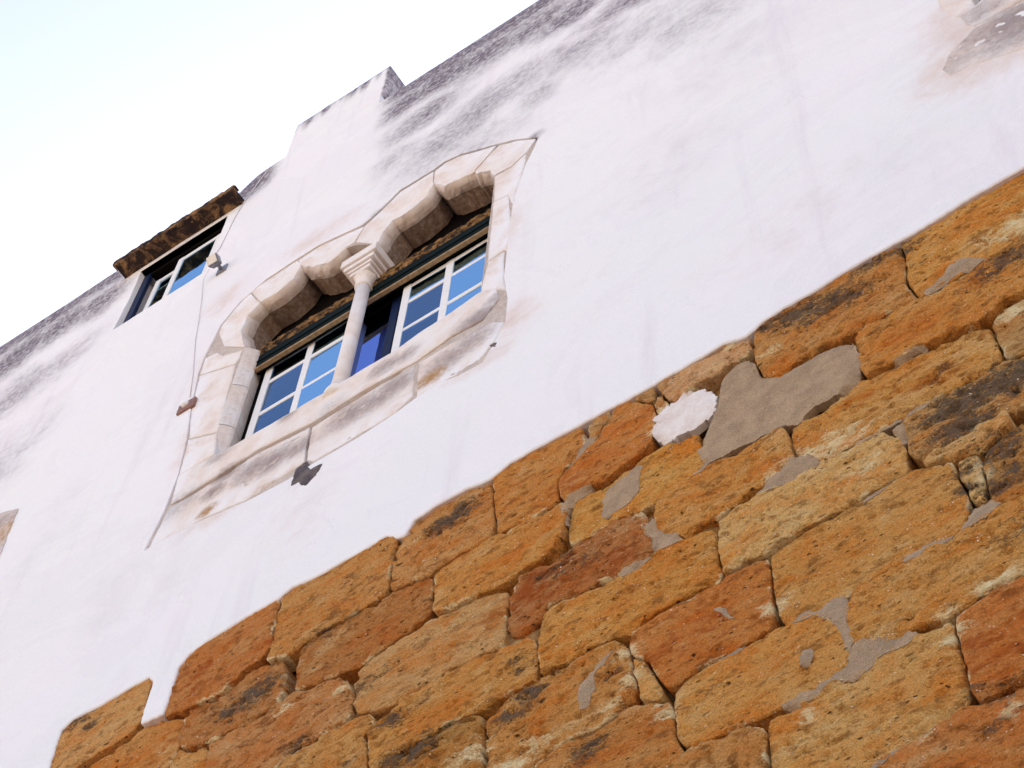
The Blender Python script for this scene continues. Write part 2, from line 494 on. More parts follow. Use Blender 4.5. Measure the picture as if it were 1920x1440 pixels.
def mat_ground():
    n = NT('cobbles'); v = n.voro(7, None, 'DISTANCE_TO_EDGE'); a = n.noise(3, 5)
    c = n.mix(n.ramp(v, .0, .08), srgb(104, 95, 84), n.mix(a, srgb(152, 142, 128), srgb(178, 168, 152)))
    return n.fin(c, .85, n.bump(n.ramp(v, 0, .12), .5, .02), .2)
M['ground'] = mat_ground()

# ------------------------------------------------------------------ the setting
g = mesh_obj('ground', [(-900, -900, 0), (900, -900, 0), (900, 900, 0), (-900, 900, 0)], [(0, 1, 2, 3)], M['ground'])
tag(g, 'pale cobbled street at the foot of the wall', None, None, 'structure')

ROOF = 17.98            # height of the roof edge
# ------------------------------------------------------------------ stone wall (lower storeys)
wall = thing('stone_wall', 'old orange sandstone block wall carrying the white house above it', 'stone wall', (-3.0, 0.5, 0.0))
STONES = [
    ([(-6.013,9.725),(-5.988,9.707),(-5.965,9.682),(-5.94,9.656),(-5.912,9.639),(-5.877,9.637),(-5.856,9.677),(-5.842,9.687),(-5.816,9.695),(-5.79,9.699),(-5.763,9.699),(-5.726,9.699),(-5.695,9.699),(-5.664,9.699),(-5.633,9.7),(-5.593,9.705),(-5.563,9.711),(-5.534,9.717),(-5.503,9.723),(-5.475,9.729),(-5.438,9.763),(-5.424,9.815),(-5.424,9.867),(-5.428,9.914),(-5.438,9.957),(-5.442,10.024),(-5.441,10.082),(-5.441,10.14),(-5.44,10.199),(-5.443,10.236),(-5.46,10.236),(-5.484,10.235),(-5.516,10.234),(-5.548,10.233),(-5.58,10.232),(-5.603,10.231),(-5.626,10.23),(-5.656,10.229),(-5.686,10.229),(-5.716,10.228),(-5.745,10.227),(-5.775,10.223),(-5.804,10.22),(-5.83,10.215),(-5.856,10.211),(-5.882,10.206),(-5.908,10.201),(-5.934,10.197),(-5.96,10.192),(-5.982,10.19),(-6.005,10.188),(-6.032,10.194),(-6.058,10.2),(-6.069,10.167),(-6.067,10.113),(-6.064,10.058),(-6.062,10.004),(-6.059,9.946),(-6.053,9.893),(-6.047,9.841),(-6.043,9.806),(-6.036,9.748)],(200,152,98),0.25),
    ([(-5.755,9.539),(-5.728,9.521),(-5.7,9.503),(-5.673,9.485),(-5.644,9.471),(-5.615,9.465),(-5.586,9.461),(-5.558,9.448),(-5.531,9.43),(-5.504,9.413),(-5.477,9.395),(-5.449,9.377),(-5.422,9.359),(-5.395,9.341),(-5.368,9.323),(-5.341,9.306),(-5.313,9.288),(-5.288,9.262),(-5.265,9.231),(-5.239,9.209),(-5.211,9.199),(-5.176,9.195),(-5.147,9.261),(-5.134,9.297),(-5.119,9.347),(-5.109,9.402),(-5.11,9.454),(-5.116,9.51),(-5.119,9.565),(-5.122,9.605),(-5.135,9.645),(-5.156,9.672),(-5.184,9.68),(-5.214,9.683),(-5.243,9.693),(-5.271,9.714),(-5.311,9.729),(-5.337,9.732),(-5.362,9.734),(-5.387,9.736),(-5.414,9.738),(-5.44,9.731),(-5.465,9.718),(-5.492,9.705),(-5.518,9.697),(-5.545,9.692),(-5.572,9.687),(-5.599,9.682),(-5.627,9.679),(-5.654,9.676),(-5.68,9.677),(-5.705,9.677),(-5.731,9.677),(-5.756,9.676),(-5.782,9.677),(-5.817,9.677),(-5.856,9.647),(-5.827,9.594),(-5.802,9.574),(-5.779,9.557)],(192,130,70),0.4),
    ([(-5.166,9.695),(-5.141,9.679),(-5.115,9.666),(-5.088,9.668),(-5.049,9.674),(-5.023,9.674),(-4.998,9.668),(-4.973,9.663),(-4.947,9.658),(-4.914,9.656),(-4.887,9.662),(-4.861,9.668),(-4.837,9.677),(-4.808,9.695),(-4.781,9.714),(-4.764,9.725),(-4.727,9.742),(-4.71,9.747),(-4.684,9.75),(-4.655,9.753),(-4.632,9.775),(-4.607,9.835),(-4.607,9.882),(-4.609,9.929),(-4.611,9.975),(-4.612,10.021),(-4.614,10.088),(-4.615,10.145),(-4.617,10.203),(-4.617,10.263),(-4.627,10.32),(-4.655,10.33),(-4.68,10.33),(-4.712,10.321),(-4.742,10.303),(-4.773,10.294),(-4.796,10.293),(-4.819,10.292),(-4.849,10.29),(-4.878,10.288),(-4.908,10.286),(-4.938,10.284),(-4.96,10.281),(-4.982,10.279),(-5.01,10.275),(-5.038,10.27),(-5.066,10.266),(-5.101,10.259),(-5.128,10.253),(-5.154,10.248),(-5.181,10.242),(-5.207,10.238),(-5.246,10.237),(-5.255,10.193),(-5.256,10.142),(-5.256,10.091),(-5.256,10.041),(-5.261,9.99),(-5.27,9.912),(-5.273,9.857),(-5.272,9.801),(-5.264,9.741),(-5.243,9.707),(-5.217,9.709),(-5.193,9.704)],(182,112,60),0.3),
    ([(-4.598,9.949),(-4.596,9.887),(-4.599,9.825),(-4.606,9.794),(-4.614,9.733),(-4.593,9.698),(-4.565,9.694),(-4.54,9.687),(-4.504,9.68),(-4.473,9.675),(-4.442,9.672),(-4.411,9.669),(-4.38,9.67),(-4.351,9.681),(-4.322,9.688),(-4.293,9.693),(-4.265,9.696),(-4.236,9.698),(-4.208,9.7),(-4.179,9.702),(-4.154,9.702),(-4.129,9.703),(-4.098,9.701),(-4.066,9.7),(-4.034,9.698),(-4.013,9.698),(-3.992,9.698),(-3.966,9.699),(-3.94,9.7),(-3.915,9.702),(-3.887,9.705),(-3.865,9.754),(-3.867,9.808),(-3.87,9.859),(-3.872,9.91),(-3.872,9.962),(-3.872,10.003),(-3.869,10.043),(-3.862,10.1),(-3.857,10.158),(-3.856,10.221),(-3.867,10.286),(-3.909,10.325),(-3.944,10.316),(-3.973,10.306),(-4.001,10.306),(-4.029,10.306),(-4.058,10.305),(-4.088,10.305),(-4.118,10.304),(-4.146,10.304),(-4.174,10.303),(-4.202,10.303),(-4.23,10.302),(-4.258,10.301),(-4.286,10.301),(-4.321,10.302),(-4.355,10.304),(-4.381,10.307),(-4.407,10.31),(-4.433,10.314),(-4.459,10.317),(-4.484,10.325),(-4.509,10.342),(-4.553,10.355),(-4.598,10.332),(-4.608,10.258),(-4.605,10.197),(-4.604,10.14),(-4.602,10.082),(-4.6,10.025)],(190,134,76),0.3),
    ([(-5.104,9.522),(-5.101,9.463),(-5.096,9.401),(-5.077,9.367),(-5.051,9.35),(-5.029,9.325),(-5.007,9.307),(-4.976,9.297),(-4.945,9.289),(-4.918,9.28),(-4.889,9.269),(-4.859,9.264),(-4.833,9.266),(-4.802,9.27),(-4.771,9.271),(-4.749,9.27),(-4.709,9.269),(-4.683,9.268),(-4.654,9.268),(-4.626,9.268),(-4.597,9.268),(-4.566,9.269),(-4.535,9.27),(-4.503,9.27),(-4.48,9.279),(-4.467,9.327),(-4.465,9.374),(-4.469,9.424),(-4.473,9.47),(-4.473,9.52),(-4.481,9.578),(-4.512,9.644),(-4.536,9.665),(-4.563,9.672),(-4.589,9.682),(-4.616,9.692),(-4.651,9.698),(-4.686,9.701),(-4.713,9.699),(-4.74,9.693),(-4.766,9.686),(-4.798,9.676),(-4.822,9.664),(-4.846,9.652),(-4.87,9.644),(-4.894,9.636),(-4.915,9.635),(-4.937,9.634),(-4.962,9.639),(-4.987,9.644),(-5.013,9.648),(-5.039,9.654),(-5.07,9.655),(-5.109,9.621),(-5.113,9.599),(-5.106,9.557)],(172,118,74),0.9),
    ([(-5.128,9.119),(-5.099,9.095),(-5.071,9.08),(-5.041,9.075),(-5.013,9.063),(-4.988,9.035),(-4.964,9.004),(-4.936,8.98),(-4.912,8.972),(-4.88,8.976),(-4.877,9.041),(-4.88,9.076),(-4.882,9.131),(-4.88,9.187),(-4.884,9.229),(-4.906,9.259),(-4.927,9.263),(-4.958,9.27),(-4.988,9.277),(-5.013,9.288),(-5.042,9.312),(-5.069,9.343),(-5.09,9.354),(-5.111,9.323),(-5.125,9.285),(-5.136,9.257),(-5.168,9.184)],(198,144,84),0.8),
    ([(-4.795,8.859),(-4.766,8.858),(-4.738,8.85),(-4.712,8.832),(-4.685,8.815),(-4.659,8.798),(-4.632,8.781),(-4.605,8.764),(-4.579,8.746),(-4.553,8.727),(-4.529,8.699),(-4.499,8.67),(-4.459,8.651),(-4.431,8.704),(-4.413,8.719),(-4.384,8.735),(-4.355,8.751),(-4.325,8.765),(-4.304,8.772),(-4.282,8.779),(-4.253,8.783),(-4.224,8.786),(-4.195,8.788),(-4.166,8.791),(-4.142,8.794),(-4.118,8.796),(-4.091,8.8),(-4.064,8.804),(-4.038,8.809),(-4.007,8.816),(-3.977,8.863),(-3.984,8.929),(-3.986,8.984),(-3.995,9.04),(-4.012,9.082),(-4.03,9.117),(-4.049,9.154),(-4.08,9.194),(-4.108,9.216),(-4.136,9.232),(-4.165,9.246),(-4.188,9.248),(-4.209,9.253),(-4.239,9.256),(-4.268,9.26),(-4.297,9.262),(-4.326,9.27),(-4.367,9.283),(-4.393,9.286),(-4.418,9.28),(-4.442,9.273),(-4.466,9.266),(-4.491,9.255),(-4.517,9.249),(-4.544,9.247),(-4.571,9.246),(-4.597,9.246),(-4.624,9.246),(-4.651,9.246),(-4.676,9.246),(-4.702,9.246),(-4.727,9.247),(-4.753,9.247),(-4.78,9.251),(-4.809,9.251),(-4.836,9.241),(-4.865,9.217),(-4.873,9.166),(-4.868,9.106),(-4.867,9.048),(-4.869,9.006),(-4.863,8.918),(-4.828,8.878)],(182,122,76),0.8),
    ([(-4.312,8.537),(-4.284,8.534),(-4.256,8.523),(-4.229,8.506),(-4.202,8.489),(-4.175,8.472),(-4.148,8.456),(-4.121,8.439),(-4.093,8.422),(-4.066,8.405),(-4.039,8.389),(-4.012,8.372),(-3.985,8.355),(-3.958,8.338),(-3.933,8.313),(-3.908,8.279),(-3.879,8.265),(-3.85,8.261),(-3.809,8.27),(-3.816,8.346),(-3.827,8.393),(-3.836,8.44),(-3.842,8.489),(-3.852,8.55),(-3.865,8.591),(-3.879,8.626),(-3.881,8.6),(-3.869,8.623),(-3.863,8.633),(-3.83,8.669),(-3.828,8.726),(-3.851,8.759),(-3.874,8.783),(-3.898,8.796),(-3.932,8.799),(-3.965,8.794),(-3.998,8.789),(-4.022,8.787),(-4.047,8.785),(-4.072,8.781),(-4.097,8.778),(-4.12,8.774),(-4.143,8.771),(-4.171,8.768),(-4.199,8.765),(-4.228,8.763),(-4.256,8.761),(-4.278,8.756),(-4.3,8.752),(-4.328,8.74),(-4.355,8.729),(-4.384,8.717),(-4.412,8.685),(-4.412,8.6),(-4.375,8.566),(-4.344,8.547)],(192,138,78),0.6),
    ([(-4.333,9.286),(-4.307,9.288),(-4.282,9.283),(-4.258,9.281),(-4.233,9.278),(-4.191,9.272),(-4.159,9.262),(-4.127,9.251),(-4.095,9.243),(-4.055,9.239),(-4.025,9.235),(-3.995,9.232),(-3.964,9.232),(-3.935,9.241),(-3.895,9.254),(-3.869,9.26),(-3.841,9.262),(-3.813,9.267),(-3.786,9.274),(-3.75,9.282),(-3.722,9.287),(-3.693,9.291),(-3.663,9.293),(-3.633,9.297),(-3.609,9.309),(-3.584,9.334),(-3.577,9.378),(-3.581,9.427),(-3.582,9.473),(-3.584,9.513),(-3.587,9.56),(-3.588,9.613),(-3.61,9.652),(-3.642,9.662),(-3.673,9.666),(-3.703,9.671),(-3.744,9.676),(-3.77,9.677),(-3.795,9.678),(-3.82,9.681),(-3.845,9.686),(-3.885,9.685),(-3.912,9.68),(-3.94,9.678),(-3.967,9.677),(-3.999,9.676),(-4.03,9.676),(-4.06,9.677),(-4.089,9.679),(-4.119,9.68),(-4.149,9.68),(-4.179,9.68),(-4.209,9.678),(-4.238,9.676),(-4.267,9.673),(-4.296,9.671),(-4.324,9.665),(-4.355,9.663),(-4.38,9.632),(-4.388,9.573),(-4.394,9.517),(-4.392,9.458),(-4.386,9.409),(-4.379,9.363),(-4.366,9.31)],(166,104,54),0.5),
    ([(-3.975,8.934),(-3.959,8.873),(-3.942,8.841),(-3.913,8.822),(-3.884,8.805),(-3.856,8.786),(-3.83,8.772),(-3.805,8.767),(-3.78,8.766),(-3.744,8.765),(-3.715,8.766),(-3.685,8.769),(-3.655,8.771),(-3.618,8.772),(-3.59,8.775),(-3.563,8.777),(-3.535,8.779),(-3.503,8.782),(-3.469,8.786),(-3.436,8.791),(-3.402,8.79),(-3.378,8.787),(-3.353,8.785),(-3.328,8.784),(-3.303,8.782),(-3.272,8.779),(-3.25,8.776),(-3.228,8.772),(-3.208,8.767),(-3.163,8.771),(-3.143,8.813),(-3.143,8.868),(-3.145,8.914),(-3.147,8.954),(-3.146,9.004),(-3.144,9.055),(-3.14,9.088),(-3.141,9.145),(-3.155,9.182),(-3.181,9.204),(-3.207,9.22),(-3.24,9.226),(-3.266,9.229),(-3.291,9.233),(-3.315,9.237),(-3.34,9.24),(-3.363,9.243),(-3.387,9.247),(-3.416,9.252),(-3.446,9.256),(-3.475,9.261),(-3.505,9.266),(-3.53,9.272),(-3.556,9.279),(-3.586,9.282),(-3.615,9.28),(-3.645,9.275),(-3.675,9.271),(-3.696,9.268),(-3.718,9.266),(-3.744,9.261),(-3.77,9.255),(-3.795,9.249),(-3.825,9.243),(-3.855,9.238),(-3.887,9.235),(-3.912,9.23),(-3.937,9.22),(-3.966,9.206),(-3.984,9.163),(-3.983,9.081),(-3.98,9.051),(-3.979,8.971)],(192,152,104),0.45),
    ([(-3.859,9.877),(-3.856,9.83),(-3.856,9.783),(-3.853,9.732),(-3.832,9.7),(-3.798,9.701),(-3.766,9.699),(-3.726,9.696),(-3.695,9.692),(-3.664,9.687),(-3.633,9.681),(-3.603,9.673),(-3.58,9.673),(-3.558,9.681),(-3.531,9.691),(-3.504,9.695),(-3.477,9.697),(-3.442,9.699),(-3.416,9.699),(-3.389,9.699),(-3.362,9.699),(-3.332,9.7),(-3.301,9.701),(-3.265,9.706),(-3.248,9.77),(-3.252,9.827),(-3.256,9.876),(-3.261,9.925),(-3.266,9.974),(-3.27,10.015),(-3.275,10.056),(-3.28,10.105),(-3.285,10.154),(-3.291,10.203),(-3.291,10.254),(-3.299,10.316),(-3.329,10.339),(-3.355,10.347),(-3.387,10.344),(-3.418,10.332),(-3.449,10.328),(-3.48,10.334),(-3.518,10.338),(-3.547,10.339),(-3.576,10.339),(-3.605,10.34),(-3.641,10.338),(-3.669,10.333),(-3.697,10.328),(-3.725,10.326),(-3.753,10.32),(-3.776,10.301),(-3.798,10.273),(-3.817,10.227),(-3.832,10.18),(-3.845,10.132),(-3.855,10.079),(-3.86,10.023),(-3.86,9.975),(-3.861,9.927)],(192,136,82),0.85),
    ([(-3.0,9.68),(-2.975,9.681),(-2.949,9.683),(-2.924,9.685),(-2.898,9.687),(-2.876,9.715),(-2.882,9.776),(-2.888,9.832),(-2.886,9.867),(-2.867,9.933),(-2.854,9.95),(-2.828,9.967),(-2.801,9.983),(-2.78,9.998),(-2.76,10.022),(-2.74,10.061),(-2.739,10.127),(-2.747,10.19),(-2.754,10.25),(-2.769,10.318),(-2.809,10.351),(-2.841,10.341),(-2.87,10.341),(-2.899,10.342),(-2.929,10.344),(-2.958,10.345),(-2.987,10.346),(-3.018,10.347),(-3.048,10.348),(-3.079,10.348),(-3.109,10.349),(-3.14,10.35),(-3.165,10.356),(-3.192,10.37),(-3.222,10.366),(-3.25,10.353),(-3.282,10.322),(-3.285,10.244),(-3.276,10.191),(-3.272,10.138),(-3.266,10.086),(-3.261,10.034),(-3.255,9.982),(-3.251,9.938),(-3.246,9.896),(-3.242,9.846),(-3.239,9.794),(-3.231,9.729),(-3.191,9.69),(-3.16,9.689),(-3.133,9.686),(-3.106,9.684),(-3.079,9.681),(-3.051,9.679),(-3.026,9.679)],(192,124,58),0.35),
    ([(-2.876,9.815),(-2.87,9.769),(-2.865,9.72),(-2.852,9.683),(-2.816,9.674),(-2.792,9.677),(-2.766,9.682),(-2.74,9.683),(-2.714,9.682),(-2.679,9.681),(-2.652,9.679),(-2.625,9.678),(-2.598,9.68),(-2.557,9.686),(-2.528,9.691),(-2.5,9.696),(-2.471,9.7),(-2.442,9.702),(-2.406,9.714),(-2.384,9.74),(-2.363,9.769),(-2.348,9.817),(-2.338,9.885),(-2.333,9.954),(-2.339,10.005),(-2.343,10.051),(-2.346,10.102),(-2.376,10.146),(-2.401,10.167),(-2.423,10.196),(-2.444,10.226),(-2.467,10.253),(-2.487,10.282),(-2.522,10.301),(-2.549,10.276),(-2.572,10.242),(-2.59,10.204),(-2.611,10.163),(-2.636,10.12),(-2.663,10.08),(-2.687,10.062),(-2.713,10.046),(-2.734,10.022),(-2.758,9.997),(-2.783,9.975),(-2.81,9.955),(-2.838,9.939),(-2.86,9.914),(-2.876,9.85)],(192,120,58),0.25),
    ([(-3.57,9.458),(-3.569,9.401),(-3.569,9.333),(-3.534,9.291),(-3.504,9.288),(-3.477,9.284),(-3.451,9.279),(-3.424,9.275),(-3.397,9.271),(-3.37,9.267),(-3.342,9.262),(-3.311,9.258),(-3.279,9.254),(-3.248,9.249),(-3.216,9.238),(-3.173,9.229),(-3.138,9.238),(-3.104,9.253),(-3.086,9.265),(-3.094,9.268),(-3.076,9.27),(-3.051,9.271),(-3.027,9.27),(-3.002,9.267),(-2.975,9.263),(-2.939,9.275),(-2.914,9.31),(-2.891,9.344),(-2.875,9.375),(-2.861,9.409),(-2.849,9.447),(-2.844,9.486),(-2.834,9.567),(-2.835,9.608),(-2.859,9.667),(-2.896,9.667),(-2.923,9.662),(-2.948,9.661),(-2.974,9.659),(-3.0,9.658),(-3.026,9.657),(-3.053,9.658),(-3.08,9.659),(-3.105,9.661),(-3.13,9.664),(-3.155,9.666),(-3.18,9.67),(-3.205,9.679),(-3.227,9.686),(-3.248,9.687),(-3.272,9.684),(-3.296,9.68),(-3.32,9.678),(-3.353,9.677),(-3.38,9.677),(-3.407,9.677),(-3.434,9.677),(-3.466,9.676),(-3.498,9.672),(-3.531,9.67),(-3.553,9.663),(-3.576,9.627),(-3.578,9.592),(-3.574,9.547),(-3.572,9.502)],(196,134,66),0.3),
    ([(-2.839,9.423),(-2.837,9.378),(-2.831,9.322),(-2.805,9.288),(-2.769,9.286),(-2.738,9.287),(-2.706,9.292),(-2.677,9.299),(-2.65,9.306),(-2.622,9.311),(-2.587,9.309),(-2.561,9.302),(-2.534,9.293),(-2.506,9.283),(-2.475,9.272),(-2.443,9.261),(-2.411,9.253),(-2.387,9.252),(-2.363,9.254),(-2.34,9.259),(-2.307,9.271),(-2.28,9.281),(-2.252,9.286),(-2.225,9.291),(-2.197,9.295),(-2.164,9.302),(-2.14,9.31),(-2.113,9.323),(-2.097,9.367),(-2.101,9.419),(-2.106,9.46),(-2.115,9.502),(-2.124,9.565),(-2.129,9.63),(-2.146,9.657),(-2.171,9.656),(-2.196,9.655),(-2.221,9.654),(-2.25,9.667),(-2.281,9.696),(-2.315,9.717),(-2.347,9.719),(-2.379,9.707),(-2.409,9.692),(-2.435,9.683),(-2.468,9.678),(-2.501,9.674),(-2.529,9.67),(-2.562,9.661),(-2.592,9.651),(-2.614,9.65),(-2.641,9.656),(-2.669,9.66),(-2.698,9.661),(-2.724,9.66),(-2.748,9.66),(-2.775,9.663),(-2.802,9.65),(-2.823,9.587),(-2.827,9.549),(-2.83,9.506),(-2.836,9.463)],(202,146,72),0.35),
    ([(-2.364,9.06),(-2.35,8.99),(-2.327,8.948),(-2.301,8.917),(-2.276,8.889),(-2.248,8.861),(-2.213,8.847),(-2.176,8.857),(-2.144,8.867),(-2.121,8.869),(-2.096,8.863),(-2.068,8.857),(-2.041,8.859),(-2.008,8.869),(-1.976,8.879),(-1.951,8.891),(-1.929,8.907),(-1.91,8.921),(-1.894,8.926),(-1.871,8.925),(-1.845,8.924),(-1.822,8.931),(-1.797,8.946),(-1.774,8.961),(-1.754,8.972),(-1.728,8.982),(-1.696,9.001),(-1.684,9.053),(-1.69,9.116),(-1.691,9.175),(-1.691,9.217),(-1.709,9.279),(-1.735,9.304),(-1.762,9.309),(-1.788,9.304),(-1.812,9.29),(-1.84,9.283),(-1.867,9.282),(-1.893,9.281),(-1.927,9.279),(-1.952,9.278),(-1.977,9.283),(-2.002,9.296),(-2.028,9.308),(-2.069,9.308),(-2.099,9.303),(-2.128,9.294),(-2.156,9.283),(-2.194,9.274),(-2.224,9.268),(-2.253,9.263),(-2.284,9.259),(-2.315,9.249),(-2.338,9.226),(-2.36,9.198),(-2.373,9.154),(-2.368,9.091)],(198,134,64),0.6),
    ([(-2.267,10.073),(-2.238,10.049),(-2.209,10.036),(-2.179,10.035),(-2.154,10.045),(-2.13,10.064),(-2.107,10.073),(-2.074,10.074),(-2.047,10.075),(-2.019,10.076),(-1.992,10.077),(-1.967,10.082),(-1.929,10.108),(-1.906,10.104),(-1.884,10.086),(-1.86,10.077),(-1.829,10.08),(-1.804,10.131),(-1.807,10.205),(-1.813,10.279),(-1.841,10.326),(-1.873,10.327),(-1.9,10.325),(-1.926,10.331),(-1.966,10.336),(-1.994,10.334),(-2.021,10.332),(-2.048,10.33),(-2.075,10.337),(-2.117,10.353),(-2.146,10.362),(-2.176,10.36),(-2.205,10.339),(-2.235,10.301),(-2.258,10.276),(-2.283,10.261),(-2.297,10.253),(-2.279,10.299),(-2.276,10.239),(-2.284,10.175),(-2.282,10.118)],(204,164,128),0.6),
    ([(-2.328,9.984),(-2.313,9.982),(-2.301,9.99),(-2.273,10.038),(-2.272,10.062),(-2.28,10.066),(-2.291,10.104),(-2.299,10.149),(-2.306,10.195),(-2.319,10.237),(-2.335,10.278),(-2.323,10.325),(-2.293,10.322),(-2.265,10.326),(-2.236,10.341),(-2.218,10.296),(-2.251,10.275),(-2.248,10.251),(-2.27,10.197),(-2.305,10.168),(-2.33,10.122),(-2.335,10.065),(-2.329,10.004)],(188,150,110),0.9),
    ([(-1.761,9.813),(-1.74,9.786),(-1.72,9.759),(-1.703,9.75),(-1.665,9.762),(-1.642,9.768),(-1.618,9.773),(-1.593,9.779),(-1.569,9.784),(-1.537,9.79),(-1.512,9.794),(-1.486,9.797),(-1.46,9.801),(-1.42,9.794),(-1.393,9.776),(-1.366,9.758),(-1.337,9.75),(-1.307,9.745),(-1.283,9.745),(-1.258,9.744),(-1.231,9.749),(-1.204,9.754),(-1.177,9.759),(-1.152,9.763),(-1.131,9.762),(-1.11,9.761),(-1.086,9.756),(-1.062,9.752),(-1.037,9.748),(-1.009,9.745),(-0.989,9.784),(-0.999,9.837),(-1.007,9.883),(-1.014,9.923),(-1.014,9.958),(-1.005,10.005),(-0.995,10.062),(-0.99,10.13),(-0.99,10.181),(-0.989,10.23),(-0.989,10.279),(-0.986,10.334),(-1.004,10.398),(-1.045,10.407),(-1.079,10.399),(-1.117,10.381),(-1.144,10.372),(-1.171,10.372),(-1.198,10.372),(-1.226,10.372),(-1.252,10.37),(-1.279,10.369),(-1.307,10.366),(-1.335,10.363),(-1.362,10.36),(-1.39,10.357),(-1.418,10.354),(-1.442,10.353),(-1.466,10.351),(-1.494,10.352),(-1.522,10.352),(-1.55,10.353),(-1.586,10.351),(-1.614,10.349),(-1.641,10.347),(-1.669,10.344),(-1.696,10.348),(-1.719,10.358),(-1.748,10.353),(-1.768,10.302),(-1.775,10.246),(-1.781,10.197),(-1.787,10.145),(-1.79,10.067),(-1.79,10.014),(-1.788,9.963),(-1.781,9.914),(-1.773,9.865)],(188,130,72),0.95),
    ([(-0.984,10.064),(-0.993,10.008),(-1.001,9.947),(-0.998,9.893),(-0.987,9.839),(-0.979,9.785),(-0.971,9.749),(-0.948,9.729),(-0.931,9.727),(-0.906,9.722),(-0.881,9.716),(-0.858,9.715),(-0.831,9.716),(-0.804,9.717),(-0.772,9.721),(-0.742,9.728),(-0.712,9.738),(-0.684,9.75),(-0.659,9.754),(-0.64,9.749),(-0.618,9.744),(-0.586,9.736),(-0.561,9.729),(-0.535,9.721),(-0.509,9.713),(-0.482,9.704),(-0.458,9.704),(-0.434,9.703),(-0.406,9.718),(-0.381,9.735),(-0.356,9.755),(-0.327,9.784),(-0.311,9.85),(-0.298,9.909),(-0.291,9.962),(-0.281,10.013),(-0.271,10.064),(-0.262,10.114),(-0.252,10.165),(-0.242,10.216),(-0.232,10.267),(-0.223,10.318),(-0.224,10.361),(-0.225,10.405),(-0.255,10.404),(-0.286,10.403),(-0.316,10.402),(-0.353,10.402),(-0.38,10.401),(-0.407,10.401),(-0.434,10.4),(-0.473,10.4),(-0.505,10.4),(-0.537,10.4),(-0.569,10.4),(-0.591,10.399),(-0.612,10.398),(-0.638,10.395),(-0.663,10.392),(-0.689,10.389),(-0.715,10.386),(-0.755,10.381),(-0.784,10.376),(-0.813,10.372),(-0.842,10.372),(-0.875,10.384),(-0.899,10.398),(-0.925,10.403),(-0.959,10.396),(-0.978,10.334),(-0.977,10.278),(-0.978,10.228),(-0.978,10.178),(-0.979,10.129)],(204,146,76),0.75),
    ([(-1.298,9.536),(-1.304,9.483),(-1.311,9.425),(-1.307,9.382),(-1.29,9.343),(-1.265,9.338),(-1.233,9.332),(-1.201,9.325),(-1.169,9.321),(-1.132,9.318),(-1.106,9.318),(-1.081,9.318),(-1.056,9.318),(-1.025,9.317),(-1.002,9.316),(-0.978,9.315),(-0.954,9.313),(-0.926,9.31),(-0.896,9.307),(-0.866,9.305),(-0.841,9.299),(-0.81,9.288),(-0.778,9.275),(-0.753,9.264),(-0.73,9.267),(-0.708,9.283),(-0.69,9.301),(-0.668,9.319),(-0.646,9.332),(-0.624,9.332),(-0.601,9.327),(-0.577,9.322),(-0.553,9.315),(-0.519,9.31),(-0.492,9.308),(-0.464,9.304),(-0.43,9.303),(-0.395,9.361),(-0.385,9.427),(-0.378,9.484),(-0.363,9.534),(-0.345,9.598),(-0.359,9.677),(-0.397,9.687),(-0.425,9.685),(-0.452,9.682),(-0.491,9.686),(-0.517,9.692),(-0.543,9.701),(-0.569,9.709),(-0.596,9.719),(-0.637,9.725),(-0.666,9.721),(-0.692,9.715),(-0.718,9.707),(-0.755,9.702),(-0.78,9.699),(-0.805,9.696),(-0.83,9.694),(-0.855,9.693),(-0.893,9.696),(-0.917,9.701),(-0.942,9.708),(-0.966,9.721),(-0.988,9.728),(-1.01,9.726),(-1.035,9.726),(-1.06,9.73),(-1.085,9.734),(-1.11,9.738),(-1.136,9.74),(-1.159,9.739),(-1.183,9.737),(-1.213,9.73),(-1.242,9.723),(-1.274,9.714),(-1.302,9.671),(-1.3,9.61),(-1.297,9.571)],(198,134,66),0.5),
    ([(-0.717,9.049),(-0.718,8.994),(-0.719,8.933),(-0.7,8.895),(-0.668,8.89),(-0.637,8.884),(-0.608,8.881),(-0.582,8.879),(-0.557,8.876),(-0.526,8.87),(-0.49,8.925),(-0.477,8.984),(-0.469,9.038),(-0.459,9.086),(-0.445,9.134),(-0.431,9.196),(-0.442,9.278),(-0.478,9.287),(-0.504,9.287),(-0.53,9.289),(-0.562,9.295),(-0.587,9.302),(-0.613,9.308),(-0.639,9.31),(-0.665,9.299),(-0.687,9.278),(-0.711,9.261),(-0.724,9.221),(-0.721,9.158),(-0.718,9.098)],(172,132,84),0.5),
